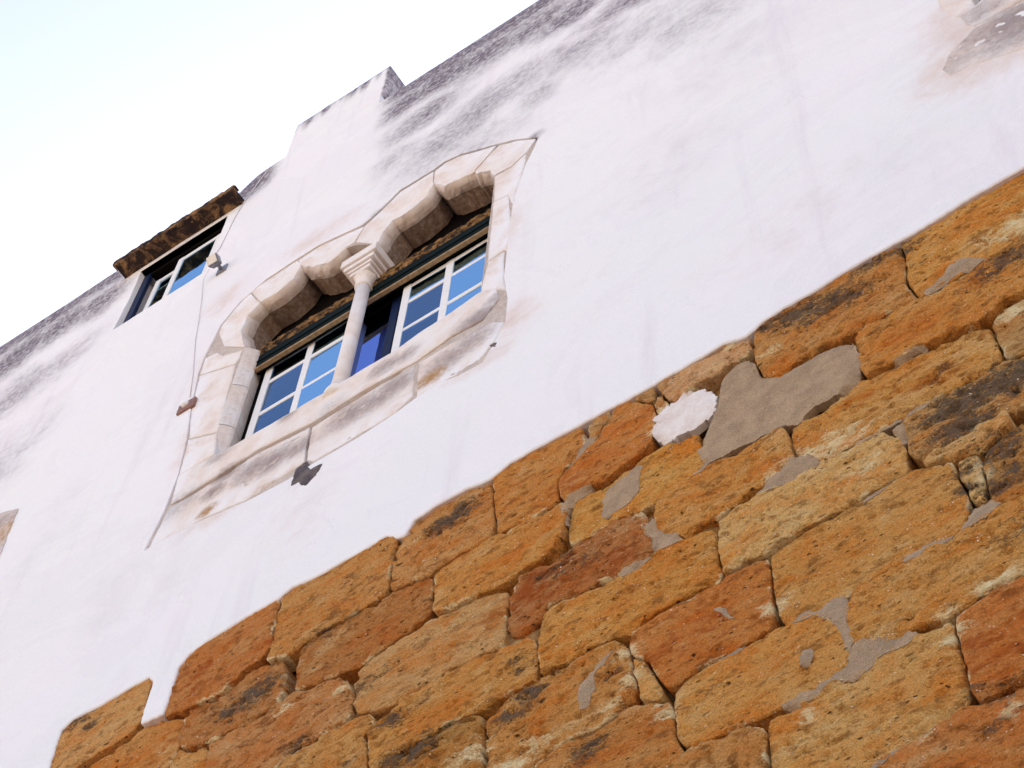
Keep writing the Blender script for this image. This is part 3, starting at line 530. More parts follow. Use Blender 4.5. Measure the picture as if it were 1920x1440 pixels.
    ([(-1.679,9.122),(-1.675,9.044),(-1.663,8.999),(-1.635,8.963),(-1.609,8.933),(-1.594,8.917),(-1.567,8.877),(-1.538,8.871),(-1.508,8.871),(-1.479,8.869),(-1.449,8.868),(-1.422,8.869),(-1.392,8.886),(-1.378,8.887),(-1.351,8.885),(-1.324,8.881),(-1.297,8.878),(-1.273,8.878),(-1.249,8.877),(-1.225,8.877),(-1.194,8.879),(-1.169,8.883),(-1.145,8.888),(-1.121,8.891),(-1.093,8.893),(-1.062,8.894),(-1.031,8.896),(-1.003,8.897),(-0.979,8.898),(-0.956,8.899),(-0.932,8.9),(-0.898,8.9),(-0.869,8.899),(-0.84,8.897),(-0.81,8.896),(-0.782,8.896),(-0.739,8.913),(-0.727,8.962),(-0.729,9.028),(-0.729,9.092),(-0.731,9.138),(-0.733,9.179),(-0.738,9.229),(-0.774,9.254),(-0.802,9.262),(-0.829,9.272),(-0.857,9.28),(-0.884,9.285),(-0.912,9.287),(-0.935,9.288),(-0.958,9.291),(-0.982,9.292),(-1.007,9.294),(-1.031,9.295),(-1.068,9.296),(-1.093,9.296),(-1.117,9.296),(-1.142,9.297),(-1.167,9.298),(-1.205,9.304),(-1.233,9.309),(-1.26,9.313),(-1.287,9.328),(-1.32,9.346),(-1.356,9.346),(-1.391,9.329),(-1.419,9.3),(-1.443,9.28),(-1.468,9.268),(-1.493,9.257),(-1.521,9.246),(-1.55,9.247),(-1.579,9.258),(-1.605,9.262),(-1.635,9.256),(-1.668,9.243),(-1.683,9.207),(-1.679,9.15)],(200,144,76),0.85),
    ([(-1.203,8.725),(-1.202,8.678),(-1.201,8.628),(-1.195,8.585),(-1.173,8.535),(-1.152,8.521),(-1.127,8.519),(-1.103,8.516),(-1.074,8.516),(-1.045,8.518),(-1.017,8.52),(-0.988,8.522),(-0.954,8.523),(-0.929,8.523),(-0.903,8.523),(-0.878,8.524),(-0.849,8.526),(-0.818,8.531),(-0.788,8.531),(-0.764,8.516),(-0.737,8.502),(-0.71,8.497),(-0.684,8.492),(-0.661,8.486),(-0.637,8.479),(-0.605,8.482),(-0.58,8.547),(-0.574,8.599),(-0.56,8.642),(-0.542,8.682),(-0.529,8.729),(-0.52,8.788),(-0.535,8.855),(-0.566,8.856),(-0.591,8.857),(-0.616,8.859),(-0.644,8.863),(-0.671,8.868),(-0.699,8.877),(-0.726,8.885),(-0.76,8.882),(-0.795,8.876),(-0.824,8.874),(-0.859,8.876),(-0.893,8.878),(-0.924,8.878),(-0.948,8.877),(-0.972,8.876),(-0.996,8.875),(-1.025,8.874),(-1.058,8.872),(-1.091,8.871),(-1.116,8.869),(-1.143,8.866),(-1.172,8.864),(-1.195,8.833),(-1.202,8.761)],(190,148,98),1.0),
    ([(-2.064,8.435),(-2.031,8.426),(-2.012,8.427),(-1.983,8.428),(-1.955,8.428),(-1.928,8.427),(-1.905,8.424),(-1.881,8.418),(-1.857,8.418),(-1.827,8.43),(-1.803,8.439),(-1.779,8.44),(-1.755,8.44),(-1.722,8.44),(-1.694,8.441),(-1.665,8.442),(-1.637,8.442),(-1.608,8.443),(-1.582,8.444),(-1.556,8.446),(-1.534,8.448),(-1.508,8.451),(-1.483,8.455),(-1.461,8.458),(-1.436,8.462),(-1.412,8.467),(-1.383,8.469),(-1.354,8.47),(-1.326,8.471),(-1.296,8.472),(-1.27,8.471),(-1.235,8.485),(-1.218,8.513),(-1.209,8.582),(-1.21,8.625),(-1.214,8.675),(-1.218,8.728),(-1.231,8.771),(-1.252,8.8),(-1.272,8.827),(-1.295,8.845),(-1.324,8.856),(-1.353,8.866),(-1.377,8.866),(-1.4,8.858),(-1.422,8.849),(-1.451,8.845),(-1.481,8.847),(-1.512,8.848),(-1.542,8.854),(-1.584,8.862),(-1.609,8.865),(-1.634,8.863),(-1.659,8.86),(-1.683,8.858),(-1.719,8.858),(-1.743,8.86),(-1.768,8.863),(-1.792,8.865),(-1.825,8.867),(-1.85,8.867),(-1.875,8.868),(-1.9,8.868),(-1.928,8.865),(-1.954,8.858),(-1.98,8.85),(-2.001,8.841),(-2.024,8.827),(-2.053,8.802),(-2.067,8.731),(-2.068,8.669),(-2.068,8.611),(-2.068,8.553),(-2.068,8.495)],(210,168,108),0.8),
    ([(-1.851,8.347),(-1.848,8.269),(-1.851,8.232),(-1.855,8.179),(-1.858,8.122),(-1.857,8.068),(-1.849,8.007),(-1.839,7.943),(-1.815,7.903),(-1.771,7.909),(-1.751,7.906),(-1.719,7.901),(-1.687,7.896),(-1.658,7.891),(-1.623,7.884),(-1.588,7.877),(-1.562,7.88),(-1.527,7.9),(-1.508,7.91),(-1.477,7.915),(-1.446,7.917),(-1.42,7.919),(-1.39,7.919),(-1.36,7.919),(-1.338,7.919),(-1.317,7.921),(-1.296,7.922),(-1.269,7.922),(-1.24,7.922),(-1.211,7.922),(-1.182,7.922),(-1.152,7.922),(-1.126,7.922),(-1.098,7.92),(-1.075,7.929),(-1.05,7.985),(-1.039,8.014),(-1.028,8.058),(-1.023,8.107),(-1.026,8.153),(-1.034,8.213),(-1.039,8.273),(-1.04,8.31),(-1.04,8.366),(-1.058,8.38),(-1.083,8.388),(-1.107,8.397),(-1.131,8.413),(-1.164,8.442),(-1.193,8.46),(-1.223,8.464),(-1.253,8.458),(-1.287,8.451),(-1.321,8.448),(-1.355,8.448),(-1.383,8.447),(-1.414,8.444),(-1.445,8.438),(-1.47,8.434),(-1.498,8.43),(-1.526,8.427),(-1.55,8.424),(-1.579,8.422),(-1.607,8.421),(-1.627,8.42),(-1.664,8.42),(-1.693,8.419),(-1.725,8.418),(-1.758,8.418),(-1.79,8.417),(-1.814,8.415),(-1.831,8.408),(-1.84,8.403),(-1.85,8.376)],(198,144,78),0.35),
    ([(-0.873,7.94),(-0.848,7.939),(-0.824,7.938),(-0.799,7.937),(-0.766,7.931),(-0.727,7.92),(-0.691,7.98),(-0.677,8.032),(-0.671,8.084),(-0.67,8.136),(-0.665,8.185),(-0.652,8.23),(-0.635,8.275),(-0.634,8.363),(-0.679,8.384),(-0.714,8.391),(-0.739,8.397),(-0.765,8.398),(-0.791,8.391),(-0.812,8.375),(-0.835,8.36),(-0.859,8.347),(-0.878,8.339),(-0.918,8.324),(-0.927,8.303),(-0.928,8.23),(-0.932,8.187),(-0.94,8.124),(-0.952,8.062),(-0.952,8.011),(-0.926,7.973),(-0.898,7.949)],(176,128,74),1.0),
    ([(-1.579,7.678),(-1.575,7.593),(-1.552,7.55),(-1.519,7.531),(-1.489,7.516),(-1.473,7.506),(-1.446,7.481),(-1.422,7.476),(-1.39,7.478),(-1.36,7.481),(-1.335,7.48),(-1.306,7.477),(-1.276,7.474),(-1.252,7.469),(-1.225,7.46),(-1.197,7.449),(-1.174,7.447),(-1.15,7.456),(-1.127,7.464),(-1.104,7.471),(-1.071,7.477),(-1.04,7.482),(-1.009,7.482),(-0.981,7.479),(-0.952,7.477),(-0.923,7.474),(-0.888,7.474),(-0.863,7.478),(-0.84,7.481),(-0.808,7.492),(-0.778,7.564),(-0.772,7.626),(-0.764,7.677),(-0.748,7.722),(-0.732,7.77),(-0.723,7.832),(-0.735,7.907),(-0.776,7.91),(-0.81,7.916),(-0.85,7.918),(-0.879,7.92),(-0.907,7.92),(-0.936,7.917),(-0.963,7.914),(-1.003,7.913),(-1.027,7.915),(-1.052,7.915),(-1.077,7.907),(-1.108,7.9),(-1.133,7.899),(-1.157,7.899),(-1.181,7.9),(-1.21,7.9),(-1.242,7.9),(-1.273,7.9),(-1.296,7.9),(-1.318,7.898),(-1.34,7.897),(-1.358,7.897),(-1.38,7.897),(-1.402,7.897),(-1.425,7.896),(-1.457,7.894),(-1.49,7.893),(-1.514,7.889),(-1.55,7.856),(-1.565,7.818),(-1.571,7.768),(-1.577,7.721)],(200,142,74),0.8),
    ([(-2.313,7.641),(-2.311,7.581),(-2.308,7.551),(-2.283,7.491),(-2.258,7.466),(-2.233,7.459),(-2.209,7.455),(-2.185,7.45),(-2.159,7.446),(-2.135,7.445),(-2.113,7.444),(-2.091,7.442),(-2.059,7.437),(-2.027,7.431),(-1.995,7.425),(-1.967,7.42),(-1.939,7.417),(-1.911,7.415),(-1.881,7.416),(-1.854,7.416),(-1.826,7.413),(-1.801,7.414),(-1.771,7.419),(-1.742,7.426),(-1.716,7.434),(-1.687,7.443),(-1.658,7.45),(-1.638,7.456),(-1.602,7.473),(-1.585,7.496),(-1.578,7.542),(-1.583,7.582),(-1.593,7.64),(-1.604,7.7),(-1.616,7.744),(-1.645,7.799),(-1.658,7.82),(-1.687,7.862),(-1.714,7.877),(-1.739,7.881),(-1.764,7.883),(-1.788,7.884),(-1.815,7.888),(-1.843,7.9),(-1.873,7.904),(-1.901,7.894),(-1.935,7.883),(-1.969,7.881),(-1.993,7.88),(-2.015,7.879),(-2.038,7.879),(-2.071,7.879),(-2.098,7.879),(-2.126,7.879),(-2.153,7.878),(-2.181,7.876),(-2.217,7.866),(-2.248,7.853),(-2.279,7.845),(-2.303,7.824),(-2.319,7.765),(-2.318,7.731),(-2.315,7.668)],(202,144,76),0.45),
    ([(-1.945,7.207),(-1.95,7.155),(-1.959,7.099),(-1.94,7.054),(-1.917,7.016),(-1.885,7.004),(-1.854,7.003),(-1.825,6.994),(-1.797,6.975),(-1.77,6.957),(-1.743,6.934),(-1.718,6.903),(-1.692,6.872),(-1.663,6.856),(-1.627,6.846),(-1.596,6.892),(-1.585,6.904),(-1.561,6.916),(-1.536,6.926),(-1.516,6.929),(-1.491,6.931),(-1.466,6.933),(-1.448,6.935),(-1.409,6.937),(-1.396,6.939),(-1.376,6.946),(-1.36,6.951),(-1.332,6.956),(-1.303,6.96),(-1.278,6.965),(-1.249,6.969),(-1.219,6.978),(-1.204,7.008),(-1.205,7.062),(-1.203,7.09),(-1.2,7.169),(-1.2,7.202),(-1.203,7.276),(-1.202,7.308),(-1.199,7.349),(-1.195,7.396),(-1.209,7.433),(-1.235,7.442),(-1.259,7.45),(-1.287,7.454),(-1.315,7.457),(-1.342,7.458),(-1.369,7.458),(-1.4,7.456),(-1.431,7.453),(-1.463,7.45),(-1.488,7.441),(-1.511,7.427),(-1.532,7.414),(-1.551,7.406),(-1.577,7.402),(-1.602,7.397),(-1.62,7.4),(-1.643,7.413),(-1.67,7.425),(-1.698,7.421),(-1.732,7.408),(-1.764,7.397),(-1.79,7.392),(-1.82,7.392),(-1.852,7.394),(-1.876,7.395),(-1.9,7.392),(-1.927,7.382),(-1.942,7.341),(-1.94,7.291),(-1.941,7.248)],(206,156,92),0.7),
    ([(-1.191,7.257),(-1.189,7.211),(-1.189,7.166),(-1.19,7.131),(-1.191,7.091),(-1.193,7.049),(-1.194,7.019),(-1.183,6.966),(-1.166,6.951),(-1.141,6.947),(-1.116,6.941),(-1.092,6.939),(-1.06,6.938),(-1.028,6.938),(-1.001,6.937),(-0.971,6.935),(-0.938,6.927),(-0.915,6.961),(-0.896,6.998),(-0.887,7.053),(-0.883,7.106),(-0.88,7.158),(-0.871,7.206),(-0.855,7.249),(-0.838,7.29),(-0.823,7.345),(-0.826,7.446),(-0.871,7.456),(-0.904,7.454),(-0.928,7.454),(-0.952,7.455),(-0.976,7.456),(-0.998,7.458),(-1.027,7.459),(-1.057,7.458),(-1.079,7.455),(-1.121,7.444),(-1.138,7.439),(-1.173,7.42),(-1.186,7.383),(-1.188,7.337),(-1.191,7.296)],(188,110,50),0.3),
    ([(-1.534,6.701),(-1.504,6.7),(-1.476,6.692),(-1.449,6.674),(-1.422,6.657),(-1.395,6.64),(-1.368,6.622),(-1.341,6.605),(-1.315,6.588),(-1.288,6.571),(-1.261,6.553),(-1.234,6.536),(-1.207,6.519),(-1.18,6.501),(-1.153,6.484),(-1.126,6.467),(-1.101,6.471),(-1.075,6.476),(-1.05,6.48),(-1.024,6.485),(-1.014,6.534),(-1.004,6.583),(-0.993,6.632),(-0.979,6.677),(-0.96,6.718),(-0.945,6.765),(-0.937,6.824),(-0.942,6.912),(-0.98,6.913),(-1.011,6.915),(-1.037,6.916),(-1.068,6.916),(-1.099,6.917),(-1.124,6.92),(-1.15,6.926),(-1.176,6.939),(-1.2,6.952),(-1.227,6.953),(-1.255,6.948),(-1.28,6.943),(-1.309,6.937),(-1.339,6.932),(-1.361,6.929),(-1.402,6.915),(-1.421,6.913),(-1.449,6.912),(-1.478,6.911),(-1.503,6.908),(-1.53,6.903),(-1.559,6.898),(-1.583,6.882),(-1.604,6.849),(-1.626,6.785),(-1.59,6.74),(-1.563,6.716)],(188,112,54),0.35),
    ([(-3.136,8.961),(-3.135,8.918),(-3.132,8.87),(-3.116,8.828),(-3.088,8.8),(-3.061,8.775),(-3.037,8.763),(-3.002,8.771),(-2.981,8.791),(-2.959,8.825),(-2.943,8.857),(-2.923,8.874),(-2.898,8.879),(-2.871,8.879),(-2.845,8.878),(-2.811,8.873),(-2.786,8.866),(-2.76,8.859),(-2.735,8.851),(-2.701,8.846),(-2.674,8.845),(-2.648,8.846),(-2.621,8.848),(-2.587,8.848),(-2.56,8.847),(-2.534,8.846),(-2.507,8.844),(-2.475,8.843),(-2.441,8.845),(-2.406,8.843),(-2.381,8.863),(-2.38,8.948),(-2.388,8.99),(-2.413,9.047),(-2.414,9.05),(-2.408,9.118),(-2.412,9.162),(-2.435,9.232),(-2.47,9.253),(-2.498,9.258),(-2.526,9.267),(-2.553,9.276),(-2.58,9.286),(-2.606,9.287),(-2.632,9.288),(-2.659,9.282),(-2.684,9.276),(-2.71,9.27),(-2.736,9.264),(-2.762,9.257),(-2.799,9.241),(-2.835,9.216),(-2.865,9.218),(-2.895,9.226),(-2.926,9.234),(-2.957,9.241),(-2.989,9.244),(-3.026,9.249),(-3.049,9.249),(-3.073,9.25),(-3.094,9.24),(-3.113,9.199),(-3.119,9.173),(-3.131,9.102),(-3.132,9.068),(-3.134,8.995)],(164,100,58),1.0),
    ([(-2.956,8.517),(-2.953,8.468),(-2.949,8.414),(-2.929,8.39),(-2.906,8.397),(-2.885,8.4),(-2.863,8.401),(-2.832,8.4),(-2.8,8.398),(-2.773,8.398),(-2.74,8.4),(-2.707,8.401),(-2.679,8.4),(-2.646,8.397),(-2.614,8.393),(-2.585,8.385),(-2.562,8.373),(-2.538,8.363),(-2.513,8.363),(-2.486,8.377),(-2.46,8.393),(-2.435,8.403),(-2.4,8.407),(-2.371,8.407),(-2.343,8.408),(-2.314,8.408),(-2.285,8.408),(-2.245,8.409),(-2.211,8.41),(-2.177,8.411),(-2.153,8.414),(-2.129,8.416),(-2.105,8.418),(-2.09,8.422),(-2.078,8.451),(-2.078,8.486),(-2.08,8.548),(-2.08,8.609),(-2.08,8.652),(-2.078,8.694),(-2.076,8.75),(-2.098,8.794),(-2.126,8.807),(-2.15,8.816),(-2.174,8.824),(-2.202,8.829),(-2.228,8.834),(-2.255,8.842),(-2.285,8.849),(-2.315,8.85),(-2.345,8.849),(-2.375,8.842),(-2.396,8.829),(-2.419,8.822),(-2.449,8.821),(-2.478,8.821),(-2.508,8.822),(-2.538,8.824),(-2.56,8.825),(-2.582,8.826),(-2.611,8.826),(-2.639,8.825),(-2.668,8.823),(-2.707,8.824),(-2.739,8.83),(-2.771,8.839),(-2.804,8.849),(-2.839,8.855),(-2.873,8.856),(-2.908,8.859),(-2.935,8.843),(-2.95,8.797),(-2.962,8.752),(-2.966,8.698),(-2.963,8.631),(-2.959,8.566)],(200,138,66),0.7),
    ([(-2.508,8.28),(-2.506,8.218),(-2.487,8.182),(-2.456,8.152),(-2.428,8.116),(-2.412,8.08),(-2.402,8.038),(-2.39,7.997),(-2.38,7.967),(-2.36,7.911),(-2.348,7.882),(-2.315,7.864),(-2.298,7.864),(-2.257,7.869),(-2.238,7.877),(-2.204,7.895),(-2.189,7.897),(-2.165,7.899),(-2.141,7.901),(-2.111,7.901),(-2.081,7.901),(-2.05,7.901),(-2.02,7.902),(-1.986,7.902),(-1.953,7.905),(-1.92,7.906),(-1.897,7.913),(-1.875,7.971),(-1.869,8.014),(-1.869,8.068),(-1.87,8.118),(-1.869,8.157),(-1.864,8.206),(-1.86,8.258),(-1.86,8.296),(-1.86,8.36),(-1.868,8.392),(-1.891,8.402),(-1.912,8.403),(-1.936,8.405),(-1.961,8.406),(-1.985,8.406),(-2.017,8.405),(-2.041,8.408),(-2.065,8.408),(-2.09,8.401),(-2.117,8.395),(-2.144,8.392),(-2.172,8.39),(-2.203,8.388),(-2.234,8.387),(-2.266,8.386),(-2.297,8.386),(-2.335,8.386),(-2.362,8.386),(-2.389,8.385),(-2.417,8.383),(-2.442,8.378),(-2.478,8.364),(-2.495,8.35),(-2.506,8.306)],(188,112,48),0.35),
    ([(-2.471,7.953),(-2.461,7.887),(-2.44,7.86),(-2.415,7.854),(-2.393,7.845),(-2.373,7.854),(-2.365,7.894),(-2.373,7.915),(-2.395,7.968),(-2.404,7.998),(-2.415,8.041),(-2.428,8.083),(-2.441,8.108),(-2.459,8.13),(-2.479,8.157),(-2.492,8.127),(-2.484,8.057),(-2.475,7.993)],(208,170,112),0.8),
    ([(-3.203,8.04),(-3.2,7.987),(-3.201,7.93),(-3.179,7.872),(-3.154,7.845),(-3.129,7.829),(-3.105,7.813),(-3.081,7.797),(-3.055,7.781),(-3.017,7.774),(-2.987,7.811),(-2.974,7.825),(-2.95,7.837),(-2.926,7.849),(-2.906,7.856),(-2.881,7.862),(-2.856,7.868),(-2.825,7.873),(-2.793,7.874),(-2.762,7.873),(-2.73,7.872),(-2.699,7.871),(-2.675,7.87),(-2.651,7.87),(-2.634,7.87),(-2.609,7.878),(-2.593,7.881),(-2.568,7.89),(-2.544,7.901),(-2.529,7.907),(-2.498,7.921),(-2.485,7.968),(-2.492,8.049),(-2.498,8.087),(-2.506,8.132),(-2.512,8.174),(-2.516,8.2),(-2.52,8.272),(-2.533,8.312),(-2.571,8.36),(-2.598,8.369),(-2.624,8.372),(-2.65,8.375),(-2.675,8.378),(-2.716,8.379),(-2.746,8.377),(-2.776,8.376),(-2.805,8.376),(-2.835,8.378),(-2.858,8.378),(-2.882,8.378),(-2.907,8.374),(-2.933,8.375),(-2.958,8.38),(-2.984,8.378),(-3.022,8.373),(-3.047,8.373),(-3.072,8.371),(-3.099,8.368),(-3.129,8.358),(-3.158,8.342),(-3.187,8.326),(-3.206,8.299),(-3.216,8.249),(-3.215,8.209),(-3.212,8.148),(-3.208,8.087)],(190,132,70),0.95),
    ([(-2.91,7.65),(-2.882,7.634),(-2.854,7.628),(-2.825,7.625),(-2.797,7.614),(-2.771,7.597),(-2.744,7.579),(-2.718,7.562),(-2.691,7.545),(-2.664,7.527),(-2.638,7.51),(-2.611,7.492),(-2.585,7.475),(-2.558,7.458),(-2.531,7.44),(-2.507,7.415),(-2.483,7.381),(-2.453,7.354),(-2.42,7.347),(-2.384,7.343),(-2.38,7.389),(-2.37,7.399),(-2.341,7.421),(-2.308,7.432),(-2.29,7.465),(-2.31,7.524),(-2.32,7.555),(-2.325,7.616),(-2.327,7.68),(-2.326,7.723),(-2.337,7.786),(-2.355,7.815),(-2.38,7.823),(-2.403,7.829),(-2.425,7.837),(-2.455,7.852),(-2.487,7.867),(-2.519,7.873),(-2.546,7.871),(-2.573,7.866),(-2.599,7.859),(-2.627,7.851),(-2.654,7.847),(-2.68,7.848),(-2.709,7.849),(-2.737,7.85),(-2.764,7.851),(-2.791,7.852),(-2.825,7.851),(-2.849,7.847),(-2.873,7.842),(-2.897,7.836),(-2.924,7.827),(-2.95,7.814),(-2.975,7.8),(-2.993,7.788),(-3.006,7.73),(-2.97,7.693),(-2.94,7.672)],(186,122,62),0.5),
    ([(-2.324,7.266),(-2.296,7.248),(-2.269,7.235),(-2.242,7.228),(-2.215,7.222),(-2.188,7.213),(-2.162,7.199),(-2.136,7.182),(-2.111,7.165),(-2.087,7.14),(-2.065,7.107),(-2.038,7.08),(-2.003,7.079),(-1.967,7.09),(-1.963,7.154),(-1.956,7.21),(-1.953,7.247),(-1.948,7.306),(-1.957,7.347),(-1.983,7.379),(-2.011,7.402),(-2.036,7.413),(-2.063,7.416),(-2.089,7.419),(-2.113,7.422),(-2.143,7.424),(-2.173,7.427),(-2.201,7.432),(-2.234,7.439),(-2.267,7.44),(-2.294,7.427),(-2.32,7.408),(-2.346,7.396),(-2.36,7.384),(-2.378,7.343),(-2.351,7.3)],(188,130,72),0.8),
    ([(-3.817,8.389),(-3.801,8.335),(-3.774,8.325),(-3.746,8.347),(-3.724,8.367),(-3.701,8.376),(-3.678,8.378),(-3.654,8.381),(-3.631,8.383),(-3.6,8.385),(-3.576,8.384),(-3.552,8.383),(-3.527,8.384),(-3.495,8.386),(-3.471,8.389),(-3.447,8.391),(-3.424,8.395),(-3.387,8.395),(-3.36,8.394),(-3.333,8.392),(-3.306,8.385),(-3.278,8.375),(-3.238,8.37),(-3.213,8.375),(-3.19,8.381),(-3.167,8.387),(-3.138,8.391),(-3.114,8.392),(-3.091,8.394),(-3.067,8.395),(-3.04,8.396),(-3.012,8.396),(-2.977,8.399),(-2.962,8.453),(-2.967,8.511),(-2.97,8.564),(-2.972,8.62),(-2.983,8.677),(-3.02,8.718),(-3.045,8.727),(-3.076,8.723),(-3.103,8.72),(-3.137,8.728),(-3.163,8.737),(-3.191,8.744),(-3.219,8.749),(-3.248,8.755),(-3.272,8.756),(-3.297,8.761),(-3.325,8.762),(-3.353,8.764),(-3.381,8.765),(-3.408,8.764),(-3.432,8.764),(-3.455,8.763),(-3.483,8.761),(-3.51,8.759),(-3.538,8.757),(-3.566,8.755),(-3.607,8.752),(-3.634,8.75),(-3.661,8.749),(-3.689,8.751),(-3.719,8.738),(-3.745,8.685),(-3.755,8.679),(-3.786,8.672),(-3.819,8.661),(-3.841,8.645),(-3.851,8.604),(-3.845,8.564),(-3.835,8.52),(-3.828,8.477),(-3.822,8.431)],(194,136,70),0.5),
    ([(-3.667,8.161),(-3.638,8.158),(-3.611,8.152),(-3.584,8.137),(-3.558,8.12),(-3.531,8.103),(-3.505,8.086),(-3.478,8.069),(-3.452,8.051),(-3.426,8.034),(-3.399,8.017),(-3.373,8.0),(-3.347,7.982),(-3.322,7.957),(-3.299,7.923),(-3.273,7.899),(-3.245,7.886),(-3.209,7.885),(-3.208,7.945),(-3.212,7.983),(-3.215,8.03),(-3.218,8.076),(-3.222,8.121),(-3.225,8.168),(-3.226,8.213),(-3.223,8.266),(-3.236,8.316),(-3.269,8.346),(-3.302,8.366),(-3.338,8.372),(-3.369,8.372),(-3.4,8.372),(-3.43,8.37),(-3.451,8.369),(-3.472,8.366),(-3.499,8.364),(-3.525,8.362),(-3.552,8.36),(-3.579,8.358),(-3.601,8.356),(-3.623,8.353),(-3.655,8.35),(-3.688,8.346),(-3.722,8.342),(-3.755,8.315),(-3.757,8.231),(-3.723,8.197),(-3.696,8.176)],(166,122,66),1.0),
    ([(-1.025,8.242),(-1.018,8.189),(-1.014,8.135),(-1.014,8.097),(-1.004,8.042),(-0.988,8.021),(-0.964,8.034),(-0.96,8.072),(-0.952,8.136),(-0.942,8.199),(-0.938,8.242),(-0.938,8.314),(-0.945,8.332),(-0.973,8.348),(-0.984,8.353),(-1.017,8.361),(-1.027,8.348),(-1.029,8.279)],(214,182,128),1.0),
    ([(-1.157,8.466),(-1.135,8.432),(-1.115,8.426),(-1.09,8.415),(-1.065,8.403),(-1.04,8.391),(-1.009,8.381),(-0.976,8.371),(-0.943,8.354),(-0.92,8.346),(-0.899,8.353),(-0.878,8.361),(-0.859,8.37),(-0.837,8.384),(-0.813,8.395),(-0.793,8.409),(-0.778,8.447),(-0.772,8.498),(-0.789,8.514),(-0.82,8.507),(-0.85,8.504),(-0.879,8.501),(-0.905,8.501),(-0.93,8.501),(-0.956,8.501),(-0.988,8.5),(-1.013,8.498),(-1.038,8.496),(-1.062,8.494),(-1.089,8.493),(-1.114,8.497),(-1.142,8.5)],(206,166,112),1.0),
    ([(-2.657,10.113),(-2.636,10.148),(-2.616,10.186),(-2.6,10.229),(-2.588,10.267),(-2.572,10.295),(-2.549,10.301),(-2.521,10.319),(-2.484,10.303),(-2.458,10.27),(-2.433,10.237),(-2.407,10.206),(-2.384,10.171),(-2.356,10.152),(-2.339,10.196),(-2.338,10.244),(-2.339,10.291),(-2.335,10.316),(-2.335,10.32),(-2.345,10.34),(-2.386,10.351),(-2.407,10.353),(-2.435,10.354),(-2.463,10.351),(-2.49,10.344),(-2.513,10.343),(-2.536,10.353),(-2.561,10.361),(-2.589,10.365),(-2.616,10.366),(-2.649,10.367),(-2.678,10.329),(-2.697,10.278),(-2.712,10.233),(-2.729,10.179),(-2.73,10.114),(-2.702,10.087),(-2.678,10.082)],(190,146,98),0.9),
]
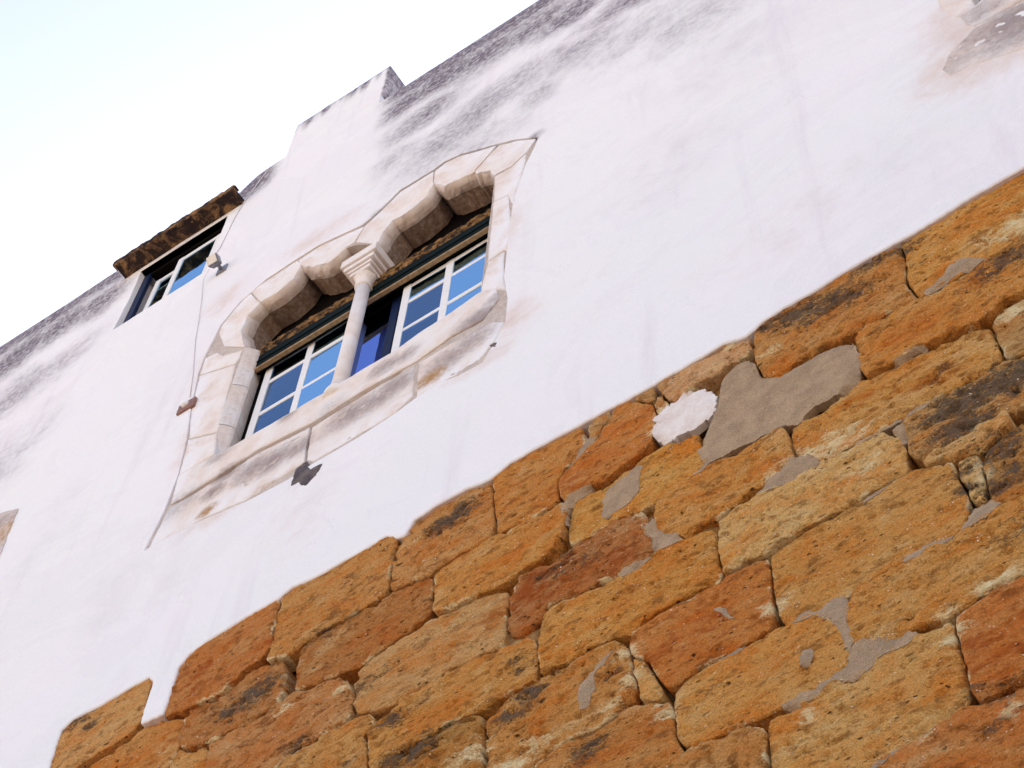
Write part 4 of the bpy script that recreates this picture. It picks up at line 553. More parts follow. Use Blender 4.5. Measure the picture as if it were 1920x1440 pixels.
EXTRA = [
    ([(-2.088,5.408),(-1.487,5.408),(-1.487,5.679),(-2.088,5.679)],(190,130,70),0.42),
    ([(-1.471,5.408),(-0.664,5.408),(-0.664,5.679),(-1.471,5.679)],(180,108,50),0.8),
    ([(-0.648,5.408),(0.05,5.408),(0.05,5.679),(-0.648,5.679)],(190,130,70),0.44),
    ([(-2.36,5.695),(-1.755,5.695),(-1.755,5.95),(-2.36,5.95)],(180,108,50),0.73),
    ([(-1.739,5.695),(-0.859,5.695),(-0.859,5.95),(-1.739,5.95)],(204,154,92),0.54),
    ([(-0.843,5.695),(0.001,5.695),(0.001,5.95),(-0.843,5.95)],(204,154,92),0.88),
    ([(-2.856,5.966),(-2.114,5.966),(-2.114,6.238),(-2.856,6.238)],(180,108,50),0.65),
    ([(-2.098,5.966),(-1.351,5.966),(-1.351,6.238),(-2.098,6.238)],(186,120,62),0.71),
    ([(-1.335,5.966),(-0.433,5.966),(-0.433,6.238),(-1.335,6.238)],(186,120,62),0.89),
    ([(-3.917,6.254),(-3.175,6.254),(-3.175,6.571),(-3.917,6.571)],(186,120,62),0.37),
    ([(-3.159,6.254),(-2.458,6.254),(-2.458,6.571),(-3.159,6.571)],(204,154,92),0.35),
    ([(-2.442,6.254),(-1.598,6.254),(-1.598,6.571),(-2.442,6.571)],(204,154,92),0.84),
    ([(-0.38,6.254),(0.29,6.254),(0.29,6.571),(-0.38,6.571)],(198,144,78),0.33),
    ([(-4.383,6.587),(-3.449,6.587),(-3.449,6.864),(-4.383,6.864)],(186,120,62),0.3),
    ([(-3.433,6.587),(-2.901,6.587),(-2.901,6.864),(-3.433,6.864)],(180,108,50),0.32),
    ([(-2.885,6.587),(-2.312,6.587),(-2.312,6.864),(-2.885,6.864)],(204,154,92),0.47),
    ([(-0.867,6.587),(0.058,6.587),(0.058,6.864),(-0.867,6.864)],(186,120,62),0.49),
    ([(-4.674,6.88),(-3.939,6.88),(-3.939,7.167),(-4.674,7.167)],(180,108,50),0.88),
    ([(-3.923,6.88),(-3.073,6.88),(-3.073,7.167),(-3.923,7.167)],(186,120,62),0.56),
    ([(-3.057,6.88),(-2.249,6.88),(-2.249,7.167),(-3.057,7.167)],(190,130,70),0.86),
    ([(-0.284,6.88),(0.353,6.88),(0.353,7.167),(-0.284,7.167)],(204,154,92),0.89),
    ([(-5.526,7.183),(-4.883,7.183),(-4.883,7.446),(-5.526,7.446)],(186,120,62),0.67),
    ([(-4.867,7.183),(-4.257,7.183),(-4.257,7.446),(-4.867,7.446)],(204,154,92),0.31),
    ([(-4.241,7.183),(-3.73,7.183),(-3.73,7.446),(-4.241,7.446)],(198,144,78),0.88),
    ([(-3.714,7.183),(-3.117,7.183),(-3.117,7.446),(-3.714,7.446)],(204,154,92),0.48),
    ([(-0.326,7.183),(0.538,7.183),(0.538,7.446),(-0.326,7.446)],(186,120,62),0.48),
    ([(-6.207,7.462),(-5.393,7.462),(-5.393,7.718),(-6.207,7.718)],(186,120,62),0.6),
    ([(-5.377,7.462),(-4.598,7.462),(-4.598,7.718),(-5.377,7.718)],(186,120,62),0.44),
    ([(-4.582,7.462),(-4.014,7.462),(-4.014,7.718),(-4.582,7.718)],(204,154,92),0.69),
    ([(-3.998,7.462),(-3.47,7.462),(-3.47,7.718),(-3.998,7.718)],(180,108,50),0.49),
    ([(-0.347,7.462),(0.213,7.462),(0.213,7.718),(-0.347,7.718)],(186,120,62),0.75),
    ([(-6.475,7.734),(-5.56,7.734),(-5.56,8.043),(-6.475,8.043)],(186,120,62),0.78),
    ([(-5.544,7.734),(-4.683,7.734),(-4.683,8.043),(-5.544,8.043)],(190,130,70),0.82),
    ([(-4.667,7.734),(-4.03,7.734),(-4.03,8.043),(-4.667,8.043)],(198,144,78),0.78),
    ([(-0.034,7.734),(0.638,7.734),(0.638,8.043),(-0.034,8.043)],(204,154,92),0.64),
    ([(-6.076,8.059),(-5.312,8.059),(-5.312,8.346),(-6.076,8.346)],(180,108,50),0.56),
    ([(-5.296,8.059),(-4.384,8.059),(-4.384,8.346),(-5.296,8.346)],(190,130,70),0.32),
    ([(-0.309,8.059),(0.576,8.059),(0.576,8.346),(-0.309,8.346)],(198,144,78),0.81),
    ([(-6.474,8.362),(-5.629,8.362),(-5.629,8.633),(-6.474,8.633)],(180,108,50),0.85),
    ([(-5.613,8.362),(-4.726,8.362),(-4.726,8.633),(-5.613,8.633)],(204,154,92),0.65),
    ([(0.065,8.362),(0.971,8.362),(0.971,8.633),(0.065,8.633)],(180,108,50),0.37),
    ([(-6.086,8.649),(-5.575,8.649),(-5.575,8.941),(-6.086,8.941)],(190,130,70),0.42),
    ([(0.131,8.649),(0.618,8.649),(0.618,8.941),(0.131,8.941)],(180,108,50),0.82),
    ([(-6.281,8.957),(-5.584,8.957),(-5.584,9.248),(-6.281,9.248)],(198,144,78),0.81),
    ([(-0.17,8.957),(0.384,8.957),(0.384,9.248),(-0.17,9.248)],(198,144,78),0.51),
    ([(0.4,8.957),(1.175,8.957),(1.175,9.248),(0.4,9.248)],(180,108,50),0.48),
    ([(-6.428,9.264),(-5.943,9.264),(-5.943,9.548),(-6.428,9.548)],(204,154,92),0.78),
    ([(-0.204,9.264),(0.304,9.264),(0.304,9.548),(-0.204,9.548)],(204,154,92),0.76),
    ([(0.32,9.264),(0.946,9.264),(0.946,9.548),(0.32,9.548)],(204,154,92),0.58),
    ([(-0.21,9.564),(0.483,9.564),(0.483,9.867),(-0.21,9.867)],(198,144,78),0.86),
    ([(0.499,9.564),(1.312,9.564),(1.312,9.867),(0.499,9.867)],(180,108,50),0.78),
    ([(0.099,9.883),(0.593,9.883),(0.593,10.188),(0.099,10.188)],(198,144,78),0.32),
    ([(0.609,9.883),(1.145,9.883),(1.145,10.188),(0.609,10.188)],(204,154,92),0.8),
]
MARKS = [
    (-5.942,10.16,0.1,0.9,0),
    (-5.829,10.027,0.06,0.9,0),
    (-4.657,9.476,0.15,1,0),
    (-4.746,9.434,0.12,0.9,0),
    (-4.567,9.518,0.1,0.8,0),
    (-3.524,10.077,0.14,1,0),
    (-3.456,10.153,0.1,0.9,0),
    (-3.601,10.046,0.08,0.7,0),
    (-4.253,8.813,0.09,0.8,0),
    (-3.908,8.47,0.06,0.7,0),
    (-1.654,10.248,0.15,0.8,0),
    (-1.529,10.195,0.18,0.9,0),
    (-1.393,10.128,0.18,0.95,0),
    (-1.284,10.091,0.14,0.9,0),
    (-1.119,10.278,0.12,0.8,0),
    (-0.981,10.261,0.1,0.9,0),
    (-0.961,10.208,0.1,0.6,0),
    (-0.577,9.635,0.16,0.9,0),
    (-0.69,9.578,0.1,0.7,0),
    (-1.18,9.621,0.07,0.6,0),
    (-1.01,8.729,0.14,1,0),
    (-0.913,8.743,0.2,1,0),
    (-0.792,8.755,0.2,1,0),
    (-0.703,8.731,0.2,1,0),
    (-0.965,8.577,0.15,1,0),
    (-0.98,9.063,0.09,0.7,0),
    (-1.007,8.267,0.07,0.9,0),
    (-1.019,8.16,0.06,0.9,0),
    (-0.832,8.304,0.14,0.9,0),
    (-0.827,8.102,0.14,0.8,0),
    (-0.92,8.071,0.1,0.7,0),
    (-0.9,7.726,0.1,0.6,0),
    (-3.895,9.032,0.12,0.55,0),
    (-3.807,9.049,0.1,0.45,0),
    (-4.267,9.668,0.15,0.6,0),
    (-4.103,9.655,0.12,0.45,0),
    (-3.715,8.632,0.1,0.75,0),
    (-3.598,8.607,0.1,0.5,0),
    (-3.084,8.595,0.06,0.7,0),
    (-3.053,8.515,0.05,0.8,0),
    (-3.003,8.296,0.1,0.85,0),
    (-3.078,8.224,0.1,0.85,0),
    (-2.888,8.375,0.07,0.7,0),
    (-2.627,8.149,0.06,0.7,0),
    (-2.698,7.76,0.09,0.85,0),
    (-2.722,7.696,0.08,0.7,0),
    (-3.555,8.322,0.15,0.95,0),
    (-3.663,8.307,0.12,0.9,0),
    (-2.854,9.144,0.16,0.6,0),
    (-2.712,9.091,0.1,0.6,0),
    (-2.993,9.066,0.2,0.9,2),
    (-2.574,8.934,0.1,0.7,2),
    (-1.072,6.945,0.1,0.6,0),
    (-1.149,6.791,0.05,0.9,0),
    (-1.192,7.031,0.05,0.7,0),
    (-4.439,9.533,0.06,0.9,1),
    (-4.408,9.176,0.05,0.9,1),
    (-4.054,9.086,0.05,1,1),
    (-2.406,9.223,0.06,0.9,1),
    (-2.829,9.275,0.06,0.9,1),
    (-2.871,9.244,0.05,1,1),
    (-2.301,9.994,0.06,1,1),
    (-2.335,9.823,0.05,1,1),
    (-0.617,9.234,0.08,1,1),
    (-1.498,8.933,0.18,0.8,1),
    (-1.65,8.942,0.15,0.8,1),
    (-1.383,8.652,0.1,0.7,1),
    (-0.452,9.879,0.15,0.8,1),
    (-0.606,9.895,0.1,0.6,1),
    (-1.853,8.044,0.07,0.9,1),
    (-2.526,8.235,0.06,1,1),
    (-2.503,8.041,0.06,0.9,1),
    (-2.602,7.941,0.06,0.9,1),
    (-2.341,7.724,0.05,1,1),
    (-2.362,7.805,0.05,1,1),
    (-1.199,7.336,0.06,0.9,1),
    (-1.198,7.463,0.06,0.8,1),
    (-1.046,7.506,0.06,0.9,1),
    (-0.967,7.492,0.06,0.9,1),
    (-1.786,7.304,0.05,0.8,1),
    (-1.405,6.925,0.06,0.8,1),
    (-1.075,6.835,0.08,0.7,1),
    (-2.95,7.947,0.1,0.7,1),
    (-3.074,7.898,0.1,0.9,1),
    (-3.267,8.094,0.1,0.8,1),
    (-1.874,10.26,0.08,0.9,1),
    (-1.72,9.986,0.06,0.8,1),
    (-0.902,8.537,0.06,0.9,1),
    (-0.953,8.256,0.05,1,1),
    (-0.946,8.171,0.05,1,1),
    (-5.058,9.942,0.1,0.6,2),
    (-5.134,9.817,0.1,0.5,2),
    (-4.634,9.878,0.05,1,2),
    (-2.78,9.79,0.15,0.6,2),
    (-2.206,8.138,0.2,0.6,2),
    (-1.045,7.189,0.2,0.5,2),
    (-1.065,9.498,0.15,0.5,2),
    (-1.533,9.583,0.1,0.8,2),
    (-1.363,9.215,0.1,0.7,2),
    (-1.051,9.088,0.12,0.6,2),
    (-5.214,9.443,0.1,0.5,2),
    (-3.442,9.65,0.1,0.4,2),
]        # (x, z, radius, strength, kind) on the wall plane; kind 0 lichen, 1 pale crumble, 2 rust
def marks_for(P, sx=1.35, sz=.85):
    A = np.zeros((len(P), 4)); A[:, 3] = 1
    for (x, z, r, s, k) in MARKS:
        d2 = ((P[:, 0] - x) / (r * sx)) ** 2 + ((P[:, 1] - z) / (r * sz)) ** 2
        A[:, k] = np.maximum(A[:, k], s * np.exp(-d2 * 1.1))
    return A
SURF = []
LOWX, LOWZ = ([-6.056, -6.046, -6.041, -5.983, -5.759, -5.592, -5.463, -5.197, -5.075, -4.955, -4.781, -4.614, -4.54, -4.315, -4.076, -3.926, -3.868, -3.802, -3.753, -3.607, -3.433, -3.298, -3.173, -2.994, -2.813, -2.639, -2.466, -2.338, -2.213, -2.074, -1.933, -1.819, -1.764, -1.718, -1.608, -1.44, -1.285, -1.119, -0.956, -0.847, -0.727, -0.578, -0.441, -0.351, -0.083, 0.29], [10.142, 9.955, 9.825, 10.183, 10.165, 10.171, 10.176, 10.178, 10.205, 10.224, 10.234, 10.234, 10.268, 10.24, 10.245, 10.254, 10.185, 10.154, 10.258, 10.284, 10.273, 10.234, 10.291, 10.288, 10.276, 10.273, 10.259, 10.255, 10.265, 10.266, 10.279, 10.224, 10.249, 10.278, 10.294, 10.291, 10.312, 10.313, 10.309, 10.304, 10.326, 10.341, 10.34, 10.342, 10.347, 10.361])
def stone_block(poly, rgb, rough, seed, sp, mult=1.26):
    out = roughen(dense(ccw(poly), sp * .9), .004 + .006 * rough, 14, seed)
    V, T = sheet(out, (), sp, (.004, .009))
    d = dist_to(V, out)
    r = .006 + .007 * rough
    e = np.clip(1 - d / r, 0, 1)
    rnd = random.Random(seed)
    c0 = V[:, 0].mean()
    base = .010 + rnd.uniform(-.006, .009) if V[:, 1].max() > np.interp(c0, LOWX, LOWZ) - .05 else .020 + rnd.uniform(-.016, .018)
    tx, tz = rnd.uniform(-.012, .012), rnd.uniform(-.016, .016)
    c = V.mean(0)
    Y = base + tx * (V[:, 0] - c[0]) + tz * (V[:, 1] - c[1]) + r * .95 * (1 - np.sqrt(np.clip(1 - e * e, 0, 1)))
    mk = marks_for(V)
    sm = np.clip(fbm(V, 7.0, seed + 170, 3) * 2.2 + .1, 0, 1) * np.exp(-(d / .014) ** 2) * .8  # sky-lit edge highlight painted as pale, crumbly rims
    mk[:, 1] = np.maximum(mk[:, 1], sm)
    lump = fbm(V, 4.0, seed, 3, 1, 1.6)
    mid = fbm(V, 16.0, seed + 50, 3, .8, 1.7)
    pit = fbm(V, 26.0, seed + 90, 2, .75, 1.9)
    loc = rough + mk[:, 0] * .6 + mk[:, 1] * .4
    Y += -lump * .007 - mid * .008 * (.35 + loc)
    Y += np.clip(pit - .27, 0, 1) * .065 * (.2 + loc)
    # pieces spalled off along the rim
    ch = fbm(V, 11.0, seed + 130, 2)
    Y += np.clip(ch + .05, 0, 1) * np.exp(-(d / .02) ** 2) * .03 * (.2 + rough)
    SURF.append((V, Y))
    return relief('stone_block', V, T, Y, .13, M['stone'], wall, {'marks': mk}, tuple(a * b for a, b in zip(srgb(*rgb, .92 * mult), (1.0, .965, .91, 1.0))))
for i, (poly, rgb, rough) in enumerate(STONES):
    stone_block(poly, rgb, rough, i + 1, .0125)
for i, (poly, rgb, rough) in enumerate(EXTRA):
    stone_block(poly, rgb, rough, i + 201, .035)

# mortar bed between the blocks
bed = [(-6.6, 5.6), (2.2, 5.6), (2.2, 10.75), (-.3, 10.45), (-1.8, 10.25), (-3.2, 9.95), (-6.3, 10.0)]
V, T = sheet(dense(bed, .05), (), .022, ())
Y = np.clip(.100 - fbm(V, 3.4, 5, 3) * .10, .052, .16) - fbm(V, 22, 6, 3) * .012
relief('mortar_bed', V, T, Y, .2, M['mortar'], wall)
box('wall_core', -6.55, 8.0, .19, 1.6, 0.0, 10.4, M['mortar'], wall, 0)

PATCHES = [
    ('cement_patch','cement',[(-2.143,9.478),(-2.099,9.549),(-2.051,9.689),(-2.006,9.822),(-1.984,9.983),(-1.921,10.057),(-1.844,10.057),(-1.796,9.974),(-1.787,9.819),(-1.711,9.741),(-1.55,9.733),(-1.452,9.745),(-1.324,9.685),(-1.3,9.561),(-1.298,9.456),(-1.32,9.335),(-1.436,9.325),(-1.59,9.323),(-1.616,9.252),(-1.718,9.288),(-1.864,9.318),(-2.006,9.329),(-2.191,9.291),(-2.101,9.343)],0.004),
    ('plaster_patch','whiteplaster',[(-2.354,9.826),(-2.343,9.916),(-2.325,9.985),(-2.265,10.044),(-2.14,10.038),(-2.068,10.002),(-2.01,9.849),(-2.033,9.728),(-2.09,9.7),(-2.195,9.702),(-2.299,9.718),(-2.332,9.732)],0.012),
    ('cement_patch','cement',[(-0.953,9.751),(-0.84,9.773),(-0.802,9.868),(-0.735,9.868),(-0.632,9.751),(-0.682,9.715),(-0.76,9.726),(-0.834,9.72),(-0.924,9.703)],0.006),
    ('cement_patch','cement',[(-1.891,8.865),(-1.839,8.893),(-1.768,8.973),(-1.663,9.022),(-1.599,8.949),(-1.558,8.865),(-1.629,8.856),(-1.735,8.856),(-1.807,8.849)],0.0),
    ('cement_patch','cement',[(-1.068,7.939),(-1.04,7.997),(-0.984,8.039),(-0.92,7.992),(-0.903,7.954),(-0.922,7.914),(-0.985,7.898),(-1.045,7.899),(-1.081,7.898)],0.002),
    ('cement_patch','cement',[(-1.428,8.846),(-1.383,8.872),(-1.313,8.879),(-1.21,8.878),(-1.141,8.885),(-1.07,8.903),(-1.012,8.91),(-1.055,8.87),(-1.18,8.855),(-1.243,8.842),(-1.317,8.853),(-1.38,8.84)],-0.006),
    ('cement_patch','cement',[(-1.335,7.913),(-1.293,7.946),(-1.219,7.945),(-1.132,7.921),(-1.089,7.908),(-1.197,7.894),(-1.288,7.9)],-0.004),
    ('cement_patch','cement',[(-1.458,8.433),(-1.37,8.447),(-1.271,8.452),(-1.299,8.441),(-1.368,8.414),(-1.433,8.416)],-0.004),
    ('cement_patch','cement',[(-1.25,8.818),(-1.202,8.845),(-1.187,8.806),(-1.188,8.686),(-1.209,8.653),(-1.226,8.722)],-0.002),
    ('cement_patch','cement',[(-1.827,7.889),(-1.773,7.924),(-1.691,7.918),(-1.585,7.901),(-1.554,7.839),(-1.571,7.748),(-1.569,7.672),(-1.565,7.595),(-1.579,7.534),(-1.594,7.536),(-1.6,7.586),(-1.619,7.711),(-1.663,7.818),(-1.71,7.856),(-1.778,7.87)],0.002),
    ('cement_patch','cement',[(-1.575,7.567),(-1.527,7.57),(-1.461,7.527),(-1.426,7.48),(-1.349,7.484),(-1.319,7.452),(-1.36,7.414),(-1.439,7.428),(-1.5,7.412),(-1.545,7.377),(-1.611,7.373),(-1.664,7.421),(-1.738,7.397),(-1.818,7.376),(-1.89,7.418),(-1.855,7.432),(-1.722,7.435),(-1.647,7.467),(-1.588,7.512)],0.002),
    ('cement_patch','cement',[(-1.776,7.627),(-1.76,7.669),(-1.729,7.665),(-1.721,7.622),(-1.739,7.572),(-1.759,7.555),(-1.777,7.582)],0.012),
    ('cement_patch','cement',[(-2.448,9.12),(-2.37,9.125),(-2.343,8.973),(-2.263,8.9),(-2.228,8.826),(-2.303,8.827),(-2.384,8.84),(-2.395,8.978),(-2.426,9.029)],0.004),
    ('cement_patch','cement',[(-2.565,8.849),(-2.459,8.855),(-2.388,8.837),(-2.4,8.801),(-2.49,8.8),(-2.565,8.804)],-0.002),
    ('cement_patch','cement',[(-2.644,9.547),(-2.595,9.609),(-2.513,9.629),(-2.423,9.655),(-2.441,9.524),(-2.459,9.408),(-2.515,9.368),(-2.603,9.342),(-2.651,9.371)],0.012),
    ('cement_patch','cement',[(-2.86,9.659),(-2.794,9.694),(-2.694,9.691),(-2.727,9.647),(-2.793,9.639),(-2.842,9.59),(-2.827,9.459),(-2.849,9.466)],0),
    ('cement_patch','cement',[(-2.751,10.205),(-2.698,10.14),(-2.671,10.056),(-2.714,10.039),(-2.773,9.965),(-2.833,9.935),(-2.783,10.017),(-2.74,10.078)],0.004),
    ('cement_patch','cement',[(-2.752,8.14),(-2.718,8.224),(-2.654,8.268),(-2.575,8.312),(-2.603,8.261),(-2.668,8.218),(-2.674,8.123),(-2.68,8.029),(-2.715,8.006),(-2.744,8.036)],0.012),
    ('cement_patch','cement',[(-1.192,9.31),(-1.11,9.334),(-1.0,9.313),(-1.016,9.297),(-1.115,9.298),(-1.182,9.279)],-0.006),
    ('cement_patch','cement',[(-2.139,7.876),(-2.085,7.886),(-1.993,7.894),(-2.007,7.874),(-2.073,7.865)],-0.004),
    ('cement_patch','cement',[(-2.127,8.227),(-2.08,8.21),(-2.05,8.136),(-2.021,8.072),(-2.047,8.088),(-2.089,8.171)],0.014),
    ('cement_patch','cement',[(-1.573,6.902),(-1.508,6.935),(-1.478,6.915),(-1.461,6.881),(-1.493,6.887),(-1.561,6.864),(-1.603,6.884)],-0.004),
    ('cement_patch','cement',[(-1.913,10.049),(-1.861,10.066),(-1.799,9.978),(-1.79,9.883),(-1.86,9.945)],0.006),
]
SV = np.concatenate([s[0] for s in SURF]); SY = np.concatenate([s[1] for s in SURF])
def surface_at(P):
    """depth of the block surface (or of a nearly full joint) under each point"""
    lo, hi = P.min(0) - .03, P.max(0) + .03
    k = ((SV > lo) & (SV < hi)).all(1)
    A, B = SV[k], SY[k]
    out = np.full(len(P), .034)
    for i, p in enumerate(P):
        d2 = ((A - p) ** 2).sum(1)
        w = np.exp(-d2 / .012 ** 2)
        s = w.sum()
        if s > .2: out[i] = (w @ B) / s
    return out
def relax(T, Y, it):
    n = len(Y)
    e = np.concatenate([T[:, [0, 1]], T[:, [1, 2]], T[:, [2, 0]]])
    for _ in range(it):
        a = np.bincount(e[:, 0], Y[e[:, 1]], n) + np.bincount(e[:, 1], Y[e[:, 0]], n)
        c = np.bincount(e[:, 0], minlength=n) + np.bincount(e[:, 1], minlength=n)
        Y = a / np.maximum(c, 1)
    return Y
for i, (name, mk_, poly, lift) in enumerate(PATCHES):
    jag = name == 'plaster_patch'
    out = roughen(dense(chaikin(ccw(poly), 1), .008), .022 if jag else .011, 18 if jag else 15, i + 400)
    out = roughen(out, .011 if jag else .006, 55, i + 430)
    V, T = sheet(out, (), .016, (.004, .010))
    d = dist_to(V, out)
    ys = surface_at(V)
    sm = relax(T, ys, 14)
    f = np.clip(d / .03, 0, 1)
    Y = np.minimum(ys - .0015, ys * (1 - f) + sm * f - .003 - .003 * f) - np.clip(lift, 0, 1) * .3 * f
    Y -= f * (fbm(V, 6, i + 300, 3, .8, 2) * .004 + fbm(V, 34, i + 330, 2, .5, 2) * .0025)
    relief(name, V, T, Y, .07, M[mk_], wall)

# ------------------------------------------------------------------ the white house above
house = thing('house', 'white plastered old house with mould stains and an arched double window, on a stone wall', 'house', (-3.0, 3.0, 0.0))

LOWER = [
    (-5.933,9.247),
    (-6.02,9.67),
    (-6.041,9.825),
    (-6.046,9.955),
    (-6.056,10.142),
    (-5.983,10.183),
    (-5.759,10.165),
    (-5.592,10.171),
    (-5.463,10.176),
    (-5.423,10.119),
    (-5.411,10.074),
    (-5.415,9.935),
    (-5.41,9.741),
    (-5.36,9.724),
    (-5.251,9.718),
    (-5.246,9.923),
    (-5.25,10.1),
    (-5.197,10.178),
    (-5.075,10.205),
    (-4.955,10.224),
    (-4.781,10.234),
    (-4.614,10.234),
    (-4.54,10.268),
    (-4.315,10.24),
    (-4.076,10.245),
    (-3.926,10.254),
    (-3.868,10.185),
    (-3.802,10.154),
    (-3.753,10.258),
    (-3.607,10.284),
    (-3.433,10.273),
    (-3.298,10.234),
    (-3.173,10.291),
    (-2.994,10.288),
    (-2.813,10.276),
    (-2.639,10.273),
    (-2.466,10.259),
    (-2.338,10.255),
    (-2.213,10.265),
    (-2.074,10.266),
    (-1.933,10.279),
    (-1.819,10.224),
    (-1.764,10.249),
    (-1.718,10.278),
    (-1.608,10.294),
    (-1.44,10.291),
    (-1.285,10.312),
    (-1.119,10.313),
    (-0.956,10.309),
    (-0.847,10.304),
    (-0.727,10.326),
    (-0.578,10.341),
    (-0.441,10.34),
    (-0.351,10.342),
    (-0.083,10.347),
    (0.29,10.361),
]          # lower, broken edge of the render, left to right
SURROUND = [
    (-3.158,14.717),
    (-3.362,14.952),
    (-3.521,15.09),
    (-3.634,15.178),
    (-3.85,15.355),
    (-4.014,15.423),
    (-4.107,15.393),
    (-4.252,15.398),
    (-4.414,15.408),
    (-4.544,15.275),
    (-4.647,15.192),
    (-4.723,15.158),
    (-5.138,15.312),
    (-5.386,15.307),
    (-5.633,15.281),
    (-5.858,15.136),
    (-5.993,14.896),
    (-6.04,14.433),
    (-6.042,14.189),
    (-5.964,13.541),
    (-5.894,13.109),
    (-5.843,12.583),
    (-5.856,12.166),
    (-5.909,11.765),
    (-5.686,11.756),
    (-5.433,11.717),
    (-5.08,11.617),
    (-4.787,11.585),
    (-4.61,11.604),
    (-4.279,11.599),
    (-4.032,11.63),
    (-3.888,11.676),
    (-3.717,11.695),
    (-3.589,11.64),
    (-3.425,11.631),
    (-3.352,11.803),
    (-3.289,11.991),
    (-3.29,12.302),
    (-3.335,12.648),
    (-3.333,13.359),
    (-3.325,13.778),
    (-3.252,14.324),
    (-3.184,14.569),
]    # outer edge of the arched window's stone surround
OPENING = [
    (-5.62,12.5),
    (-5.63,14.166),
    (-5.735,14.53),
    (-5.718,14.771),
    (-5.624,14.88),
    (-5.618,14.882),
    (-5.457,14.864),
    (-5.34,14.942),
    (-5.294,15.116),
    (-5.283,15.128),
    (-5.145,14.947),
    (-4.997,14.825),
    (-4.906,14.854),
    (-4.85,14.911),
    (-4.746,14.854),
    (-4.596,14.672),
    (-4.532,14.594),
    (-4.506,14.762),
    (-4.433,14.869),
    (-4.275,14.861),
    (-4.143,14.94),
    (-4.091,15.119),
    (-4.083,15.114),
    (-3.972,14.931),
    (-3.813,14.872),
    (-3.71,14.836),
    (-3.697,14.826),
    (-3.68,14.754),
    (-3.653,14.767),
    (-3.556,14.66),
    (-3.518,14.515),
    (-3.51,12.5),
]      # front edge of the arched opening
ATTIC = (-7.43, -6.46, 16.37, 17.5)
SIDE = (-.19, 1.2, 12.5, 14.4)      # next window, only its sill corner shows at the top right
PX0, PX1 = -5.99, -4.92             # raised parapet block
def rect(x0, x1, z0, z1): return [(x0, z0), (x1, z0), (x1, z1), (x0, z1)]

top = [(9.0, ROOF), (PX1, ROOF), (PX1, ROOF + .2), (PX0, ROOF + .2), (-6.18, ROOF + .18), (-6.28, ROOF + .15), (-6.40, ROOF + .02), (-6.42, ROOF), (-15.0, ROOF)]
outl = [(-15.0, 0.0), (-6.62, 0.0)] + LOWER + [(9.0, 10.9)] + top
side_surround = [
    ([(-0.241,12.189),(-0.083,12.18),(0.039,12.159),(0.158,12.13),(0.037,11.556),(-0.078,11.577),(-0.232,11.67),(-0.373,11.741),(-0.462,11.769),(-0.484,11.886),(-0.429,12.026),(-0.315,12.133)],0.006),
    ([(-0.326,13.055),(-0.36,12.847),(-0.347,12.583),(-0.281,12.455),(-0.272,12.317),(-0.238,12.205),(-0.08,12.199),(0.038,12.18),(0.088,12.192),(-0.127,12.519),(-0.186,12.482),(-0.2,12.538),(-0.152,12.746)],0.004),
    ([(-8.386,13.924),(-8.182,14.079),(-7.771,13.796),(-7.544,13.663),(-7.495,13.009),(-7.489,12.462),(-7.503,11.768),(-7.919,11.791)],0.006),
]
holes = [dense(SURROUND, .03), dense(rect(*ATTIC), .04), dense(rect(*SIDE), .06)]
outline = []
oc = ccw(outl)
for i in range(len(oc)):
    a, b = oc[i], oc[(i + 1) % len(oc)]
    near = -9.6 < a[0] < 1.5 and -9.6 < b[0] < 1.5 and a[1] > 5 and b[1] > 5
    outline += dense([a, b], .014 if near else .5, False)[:-1]
low = dense(LOWER, .02, False)
oa = np.array(outline)
jit = (dist_to(oa, low, False) < .01)
rg = roughen(roughen(outline, .008, 9, 77), .005, 38, 78)
outline = [rg[i] if jit[i] else outline[i] for i in range(len(outline))]
V, T = sheet(outline, holes, .06, (.005, .011, .03), (-9.6, 1.5, 6.0, ROOF - .02), .6)
dl = dist_to(V, dense(LOWER, .05, False), False)
dh = dist_to(V, holes[0])
Y = (-fbm(V, .8, 3, 3) * .012 - fbm(V, 3.5, 4, 3) * .0035) * np.clip(dl / .7, .12, 1) * np.clip(dh / .6, .12, 1) - .004
edge = np.ones(len(V)); nr_ = dl < .12
edge[nr_] = dist_to(V[nr_], [outline[i] for i in range(len(outline)) if jit[i]], False)
Y += .010 * np.clip(1 - edge / .010, 0, 1) ** 2
Y += .003 * np.clip(1 - dh / .008, 0, 1) ** 2
pm = np.zeros((len(V), 4)); pm[:, 3] = 1
pm[:, 1] = np.where(edge < .0035, .6, 0)  # brown shade and bounce on the broken edge painted through the warm mark
